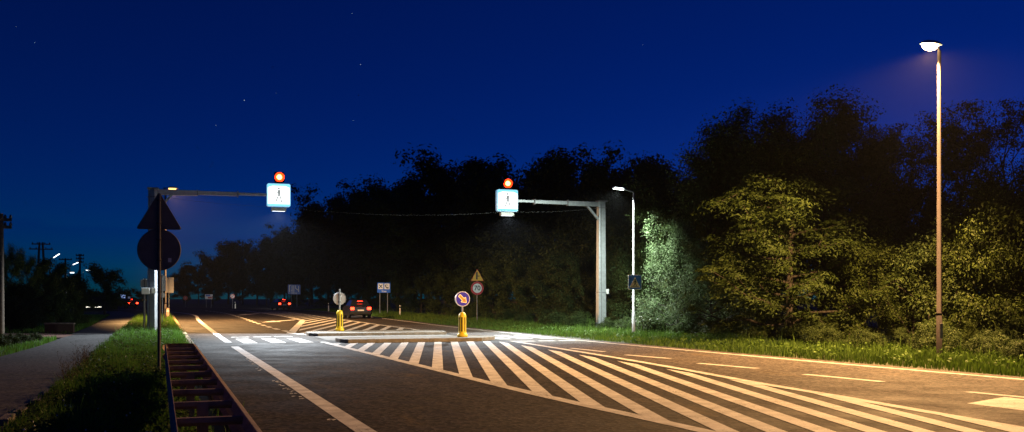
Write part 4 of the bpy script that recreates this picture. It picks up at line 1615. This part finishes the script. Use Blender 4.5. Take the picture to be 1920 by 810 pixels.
# lit trees by the lamps
tree('near_tall', 0, 'tree', 'tall ragged tree with spiky top twigs rising above the pale willow', 1335, 50, 204, .92, 1.0)
tree('near_tall', 1, 'tree', 'tall dark tree filling the gap behind the drooping tree', 1430, 52, 240, .9, 2.0)
tree('near_tall', 1, 'tree', 'highest broad dark crown above the drooping tree', 1540, 48, 180, .95, .4)
tree('near_tall', 0, 'tree', 'dark crown beside the highest tree, close to the open sky gap', 1618, 52, 192, .75, 2.8)
tree('near_tall', 1, 'tree', 'broad dark crown just behind the top of the drooping tree', 1487, 53, 204, .9, 5.1)
tree('near_tall', 0, 'tree', 'dark crown between the ragged tall tree and the drooping tree', 1385, 54, 236, .9, 4.0)
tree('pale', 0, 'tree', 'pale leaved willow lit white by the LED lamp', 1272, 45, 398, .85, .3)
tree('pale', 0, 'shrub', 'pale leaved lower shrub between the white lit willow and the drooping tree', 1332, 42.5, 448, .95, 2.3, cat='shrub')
tree('spray', 0, 'tree', 'drooping tree with layered feathery sprays of yellowish green', 1478, 36.5, 250, .92, .6)
tree('airy', 0, 'tree', 'airy tree with sky showing between bare stems behind the warm lamp pole', 1700, 52, 222, .9, .7)
tree('airy', 1, 'tree', 'airy tall tree behind the top of the lit hazel bush', 1795, 50, 196, .9, 3.0)
tree('airy', 0, 'tree', 'airy dark tree at the picture edge against the sky', 1888, 47, 178, .85, 4.4)
tree('airy', 1, 'tree', 'half hidden airy tree joining the highest crown', 1655, 56, 236, .7, 1.4)
for i, (u, z, v, k, w, lab) in enumerate([
        (1580, 38, 478, 0, .8, 'yellow green bush beside the drooping tree'),
        (1648, 35, 420, 0, .9, 'tall yellow green bush between the drooping tree and the warm lamp pole'),
        (1712, 33.5, 470, 2, .85, 'yellow green bush directly behind the warm lamp pole'),
        (1795, 33, 392, 1, .95, 'dark bush between the lamp pole and the hazel'),
        (1858, 31.5, 302, 2, .72, 'big hazel bush lit warm at the picture edge'),
        (1930, 30.5, 296, 0, .8, 'warm lit bush cut off by the picture edge'),
        (1765, 38, 430, 1, .9, 'tall bush half hidden behind the warm lamp pole'),
        (1515, 38.5, 575, 1, .9, 'low bush under the feathery sprays'),
        (1592, 35.5, 590, 1, .9, 'low round bush at the grass edge by the drooping tree'),
        (1690, 32, 612, 1, .8, 'low bush at the grass edge close to the warm lamp pole'),
        (1826, 30.5, 585, 0, .7, 'low warm lit bush at the foot of the hazel'),
        (1900, 29.5, 590, 1, .85, 'low dark bush at the grass edge by the picture edge'),
        (1440, 40, 560, 1, 1.0, 'low dark bush between the willow and the drooping tree')]):
    tree('bush', k, 'bush', lab, u, z, v, w, i * 1.3, cat='bush')
# dark filling wood behind the lit bushes
for i, (u, z, v) in enumerate([(1270, 60, 330), (1380, 60, 300), (1490, 62, 330), (1590, 60, 340), (1670, 58, 352), (1745, 58, 350), (1820, 56, 350), (1900, 54, 345), (1975, 50, 300)]):
    tree('far_round', i % 3, 'tree', 'dark tree of the back row behind the lamp lit bushes', u, z, v, 1.15, group='dark back row behind the lit bushes')

# low weeds at the verge's back edge
for i in range(26):
    f = i / 25
    s = 14 + 62 * f ** 1.3
    t = 21.3 + random.uniform(-.5, .5) + (.8 if s > 60 else 0)
    tree('under', 0, 'weed_clump', 'knee high leafy weed clump at the back edge of the grass verge', 0, 0, None, random.uniform(.28, .44), group='weed clumps at the back edge of the verge', cat='weeds', pos=W(s, t))

# gardens beyond the bike path
for (u, z, v, k, w, lab) in [
        (-18, 60, 470, 'far_round', 1.0, 'dark garden tree at the picture edge behind the wooden pole'),
        (14, 58, 456, 'near_tall', .55, 'narrow pointed dark garden tree beside the wooden pole'),
        (48, 62, 470, 'near_tall', .6, 'pointed dark garden tree below the twin legged pole'),
        (80, 68, 484, 'far_round', 1.0, 'broad dark garden tree under the twin legged pole'),
        (112, 72, 492, 'far_round', 1.0, 'dark garden tree between the utility poles'),
        (140, 85, 512, 'far_round', 1.0, 'low dark garden tree below the braced pole'),
        (30, 54, 532, 'hedge', 1.4, 'dark hedge like tree behind the green fence'),
        (90, 64, 545, 'hedge', 1.2, 'dark low tree behind the green fence end')]:
    tree(kind=k, var=0 if k == 'hedge' else 1, name='tree', label=lab, u=u, z=z, top=v, wide=w)
tree('far_round', 0, 'tree', 'round lone tree standing clear beside the far end of the bike path', 196, 88, 494, 1.35)
for (u, z, v, w, k, lab) in [(104, 56, 548, 1.15, 1, 'garden bush lit faintly from the street lamp above it'),
                             (140, 60, 548, 1.1, 1, 'garden bush at the bend of the bike path'),
                             (18, 48, 560, 1.3, 1, 'dark hedge bush next to the wooden pole'),
                             (50, 52, 565, 1.2, 1, 'dark hedge bush beside the green fence')]:
    tree('hedge' if 'hedge' in lab else 'bush', 0 if 'hedge' in lab else k, 'bush', lab, u, z, v, w, cat='bush')
for i, (u, v, w) in enumerate([(-8, 652, .22), (18, 648, .2), (42, 644, .18), (66, 640, .16)]):
    p = G(u, v)
    tree('under', 0, 'weed_clump', 'leafy weed clump beside the path near the wooden pole', 0, 0, None, w, group='weed clumps beside the path', cat='weeds', pos=p)
# horizon trees beyond everything at the left
for i, (u, z, v) in enumerate([(215, 230, 546), (240, 240, 547), (262, 235, 543), (285, 240, 545), (302, 230, 530)]):
    tree('far_round', i % 3, 'tree', 'tiny dark tree on the horizon beyond the bike path', u, z, v, 1.5, group='tiny dark trees on the horizon')


# ------------------------------------------------------------------ grass
def blades(name, pts, hgt, wid, m, rs, bend=.45, kind='stuff'):
    n = len(pts)
    h = hgt if hasattr(hgt, '__len__') else np.full(n, hgt)
    h = h * rs.uniform(.5, 1.3, n)
    az = rs.uniform(0, 2 * np.pi, n)
    dx, dy = np.cos(az), np.sin(az)
    w = wid * rs.uniform(.6, 1.3, n)
    bd = rs.uniform(.1, 1, n) * bend * h
    ax, ay = -dy * w * .5, dx * w * .5
    x, y = pts[:, 0], pts[:, 1]
    z0 = np.full(n, -.05)
    V = np.empty((n, 5, 3))
    V[:, 0] = np.stack([x - ax, y - ay, z0], 1)
    V[:, 1] = np.stack([x + ax, y + ay, z0], 1)
    V[:, 2] = np.stack([x + ax * .8 + dx * bd * .3, y + ay * .8 + dy * bd * .3, h * .6], 1)
    V[:, 3] = np.stack([x - ax * .8 + dx * bd * .3, y - ay * .8 + dy * bd * .3, h * .6], 1)
    V[:, 4] = np.stack([x + dx * bd, y + dy * bd, h], 1)
    b = (np.arange(n) * 5)[:, None]
    Fq = np.concatenate([b + [0, 1, 2], b + [0, 2, 3], b + [3, 2, 4]], 0)
    me = arrmesh(name, V.reshape(-1, 3), Fq, m)
    o = mobj(name, me)
    return tag(o, kind=kind)


LM_GRASS = leaf_mat('grass_blades', (.06, .15, .015), (.13, .27, .04), .45, .5)
LM_GRASS2 = leaf_mat('verge_blades', (.05, .105, .012), (.10, .18, .025), .3, .55)
rs = np.random.default_rng(5)


def st_points(s, t):
    return np.stack([s * DX + t * RX, s * DY + t * RY], 1)


# near verge between path and guardrail
n = 95000
s = 5.5 + 90 * rs.random(n) ** 1.9
tmin = -1.85 + .06 * np.sin(s * 1.7) + .05 * np.sin(s * 4.1)
tmax = np.where(s < 22, .62, .95)
t = tmin + (tmax - tmin) * rs.random(n)
pn = np.sin(s * .9 + t * 2) * np.sin(t * 3.1 - s * .35)
h = .17 + .07 * pn + .10 * (rs.random(n) > .93) - .10 * np.clip((-1.5 - t) / .4, 0, 1)
h = np.where((t > .1) & (s < 22), h * .55, h)
h = h * (.75 + .5 * rs.random(n)) * (1 + .35 * np.sin(s * 2.3 + t * 4) * np.sin(s * .61))
h = h * np.where(s > 24, 1.2, 1.0)
blades('verge_grass', st_points(s, t), h, .011 + 0, LM_GRASS, rs)
# broad leaved weeds and clover among it
n = 2600
s = 7 + 60 * rs.random(n) ** 1.7
t = -1.7 + 2.2 * rs.random(n)
c = np.concatenate([st_points(s, t), (.10 + .12 * rs.random(n))[:, None]], 1)
V, Fq = leaf_quads(c, (.06, .06, .05), 9, .055, 1.0, 0, .7, rs)
tag(mobj('verge_weeds', arrmesh('verge_weeds', V, Fq, leaf_mat('weed_leaves', (.04, .075, .018), (.10, .15, .04), .3))), kind='stuff')
# strip between the kerb and the road edge (tufts)
n = 2600
s = 3 + 70 * rs.random(n) ** 1.2
t = .90 + .12 * rs.normal(size=n)
keep = (np.sin(s * 1.3) + np.sin(s * .53 + 1) > .2)
blades('kerb_tufts', st_points(s[keep], t[keep]), .11, .012, LM_GRASS, rs)
# far verge of the road
n = 90000
s = 8 + 130 * rs.random(n) ** 1.6
tr = np.interp(s, [p[0] for p in RIGHT], [p[1] for p in RIGHT])
wd = np.interp(s, [8, 40, 60, 140], [4.6, 5.6, 5.5, 4.5])
t = tr + .58 + wd * rs.random(n) ** .9
h = .13 + .12 * np.clip((t - tr - 2.6) / 2, 0, 1) + .06 * np.sin(s * .8) * np.sin(t * 2.2)
h *= np.where(rs.random(n) > .97, 2.0, 1.0)
e = t - tr - .58
bare = .35 + .3 * np.sin(s * .37) + .22 * np.sin(s * 1.31 + 1) + .16 * np.sin(s * 3.7)
keep = (e > bare * .8) | (rs.random(n) < .12)
h = h * np.clip(.45 + e / 1.6, .45, 1)
blades('road_verge_grass', st_points(s, t)[keep], h[keep], .02, LM_GRASS2, rs)
n = 900
s = 10 + 90 * rs.random(n) ** 1.5
t = np.interp(s, [p[0] for p in RIGHT], [p[1] for p in RIGHT]) + 1.0 + 4.2 * rs.random(n)
c = np.concatenate([st_points(s, t), (.08 + .16 * rs.random(n))[:, None]], 1)
V, Fq = leaf_quads(c, (.09, .09, .06), 9, .08, 1.0, 0, .7, rs)
tag(mobj('road_verge_weeds', arrmesh('road_verge_weeds', V, Fq, LM_GRASS2)), kind='stuff')
# lawns beyond the bike path
n = 26000
s = 22 + 80 * rs.random(n) ** 1.3
tl = np.interp(s, [22, 30, 40, 65, 100], [-4.75, -4.4, -3.95, -3.85, -4.4])
t = tl - .05 - 6 * rs.random(n) ** 1.4
P = st_points(s, t)
vv = HV + F * CH / P[:, 1]
uu = CU + P[:, 0] / P[:, 1] * F
keep = ~((vv > 624.5) & (vv < 633.5) & (uu < 145))
blades('lawn_grass', P[keep], .12, .022, LM_GRASS, rs)


# tall weed stalks along the path kerb
def stalk(mb, x, y, h, rs_):
    p = [Vector((x, y, 0))]
    d = Vector((rs_.uniform(-.25, .25), rs_.uniform(-.25, .25), 1))
    for k in range(4):
        p.append(p[-1] + d * h / 4)
        d += Vector((rs_.uniform(-.12, .12), rs_.uniform(-.12, .12), 0))
    mb.tube(p, [.004, .0035, .003, .0025, .002], 4, False)
    for k in range(7):
        b = p[2 + k % 3]
        q = b + Vector((rs_.uniform(-.09, .09), rs_.uniform(-.09, .09), rs_.uniform(.03, .12)))
        mb.tube([b, q], [.002, .0012], 3, False)
        mb.lathe([(0, -.008), (.007, 0), (0, .012)], 4, q)


r5 = random.Random(8)
WS = 'tall dry weed stalks beside the path'
for i in range(14):
    s_, t_ = r5.uniform(19, 27), -1.66 + r5.uniform(-.12, .25)
    m = MB()
    x, y = W(s_, t_)
    for k in range(3):
        stalk(m, r5.uniform(-.1, .1), r5.uniform(-.1, .1), r5.uniform(.3, .55), r5)
    ob = m.build('weed_stalk', mat('dry_stalk', (.06, .05, .03), .8), None, loc=(x, y, 0))
    tag(ob, 'thin tall dry weed stalks sticking up beside the path kerb', 'weeds', WS)


# white flowers
def flower_clump(name, label, cat, x, y, n, spread, h, rad, group=None):
    o = thing(name, label, cat, (x, y, 0), 0, group)
    st, hd = MB(), MB()
    for k in range(n):
        a, r = r5.uniform(0, 6.28), spread * math.sqrt(r5.random())
        hh = h * r5.uniform(.7, 1.1)
        px, py = r * math.cos(a), r * math.sin(a)
        st.tube([(px * .5, py * .5, -.05), (px, py, hh)], [.005, .003], 4, False)
        hd.lathe([(0, .012), (rad * .6, .014), (rad, .0), (rad * .6, -.01), (0, -.012)], 7, (px, py, hh + .01))
    st.build('stem', MATS['dry_stalk'], o)
    hd.build('flower_head', mat('white_petals', (.7, .7, .66), .7), o)
    return o


z_ = 45.0
flower_clump('wildflower', 'clump of white umbel flowers near the LED lamp pole', 'flowers', (1215 - CU) * z_ / F, z_, 26, .55, .75, .045)
for i in range(34):
    s_, t_ = 8.5 + 20 * r5.random() ** 1.4, r5.uniform(-1.6, -.05)
    flower_clump('clover', 'tiny white clover flowers dotted in the near verge grass', 'flowers', *W(s_, t_), r5.choice((1, 2, 3)), .12, .17, .013, 'white clover flowers in the near verge')
for i in range(12):
    s_, t_ = 9 + 4 * r5.random(), r5.uniform(-1.95, -1.1)
    flower_clump('seed_head', 'pale round seed head in the dark grass at the path kerb', 'flowers', *W(s_, t_), 1, .05, .15, .02, 'pale seed heads at the path kerb')
for i in range(9):
    s_, t_ = r5.uniform(32, 48), 20.5 + r5.uniform(-.6, .9)
    m = MB()
    for k in range(5):
        stalk(m, r5.uniform(-.2, .2), r5.uniform(-.2, .2), r5.uniform(.5, .85), r5)
    tag(m.build('tall_weed', LM_GRASS2, None, loc=(*W(s_, t_), 0)), 'upright green weed stems above the verge by the gantry', 'weeds', 'upright weed stems on the road verge')


# ------------------------------------------------------------------ sky, stars, light
w = bpy.data.worlds.new('World')
SC.world = w
w.use_nodes = True
nt = w.node_tree
bg = nt.nodes['Background']
sky = nt.nodes.new('ShaderNodeTexSky')
sky.sky_type = 'NISHITA'
sky.sun_disc = False
sky.sun_elevation = R(-1.4)
sky.sun_rotation = R(50)
sky.ozone_density = 8.5
sky.air_density = 0.4
sky.dust_density = 0.0
mulc = nt.nodes.new('ShaderNodeVectorMath')
mulc.operation = 'MULTIPLY'
mulc.inputs[1].default_value = (0.1, 2.4, 1.5)
nt.links.new(sky.outputs[0], mulc.inputs[0])
nt.links.new(mulc.outputs[0], bg.inputs['Color'])
bg.inputs['Strength'].default_value = 0.15

sun = bpy.data.lights.new('sun', 'SUN')
sun.energy = 0.004
sun.angle = R(10)
sun.color = (.8, .88, 1)
so = bpy.data.objects.new('sun', sun)
COL.objects.link(so)
so.rotation_euler = (R(60), 0, R(40))

ms = emission('starlight', (.85, .92, 1), .7)
for (u, v, k) in ((660, 25, .8), (458, 188, 1.2), (676, 121, 1.0), (405, 235, .7), (65, 80, .8), (518, 175, .5), (662, 226, .6), (30, 50, .6), (1205, 84, .5)):
    D = 3000.0
    m = MB().lathe([(0, -1.0 * k), (.8 * k, -.5 * k), (.8 * k, .5 * k), (0, 1.0 * k)], 6)
    tag(m.build('star', ms, None, loc=((u - CU) * D / F, D, CH + (HV - v) / F * D)), 'faint star in the night sky', 'star', 'stars in the night sky')

# ------------------------------------------------------------------ night haze
hz = MB().box((0, 165, 14), (620, 440, 31))
hm = bpy.data.materials.new('night_air')
hm.use_nodes = True
hn = hm.node_tree
for q in list(hn.nodes):
    if q.type == 'BSDF_PRINCIPLED':
        hn.nodes.remove(q)
pv = hn.nodes.new('ShaderNodeVolumePrincipled')
pv.inputs['Color'].default_value = (.85, .9, 1, 1)
pv.inputs['Density'].default_value = 0.00007
pv.inputs['Anisotropy'].default_value = 0.35
hn.links.new(pv.outputs[0], hn.nodes['Material Output'].inputs['Volume'])
tag(hz.build('haze', hm), kind='stuff')
SC.cycles.volume_bounces = 0

# ------------------------------------------------------------------ camera and output
cam = bpy.data.cameras.new('camera')
cam.lens = 36 * F / 1920
cam.sensor_width = 36
cam.shift_y = (HV - 405) / 1920
cam.clip_start = .1
cam.clip_end = 10000
co = bpy.data.objects.new('camera', cam)
COL.objects.link(co)
co.location = (0, 0, CH)
co.rotation_euler = (R(90), 0, 0)
SC.camera = co
SC.render.engine = 'CYCLES'
SC.cycles.use_denoising = True
for _m in bpy.data.materials:                       # small glows light nothing worth sampling
    if _m not in (E_SOD, E_FACE, E_LED):
        _m.cycles.emission_sampling = 'NONE'
SC.cycles.max_bounces = 6
SC.cycles.diffuse_bounces = 2
SC.cycles.transmission_bounces = 3
SC.cycles.sample_clamp_indirect = 4
SC.cycles.caustics_reflective = False
SC.cycles.caustics_refractive = False
SC.view_settings.view_transform = 'Standard'
SC.view_settings.look = 'None'
SC.view_settings.exposure = 0
SC.view_settings.gamma = 1
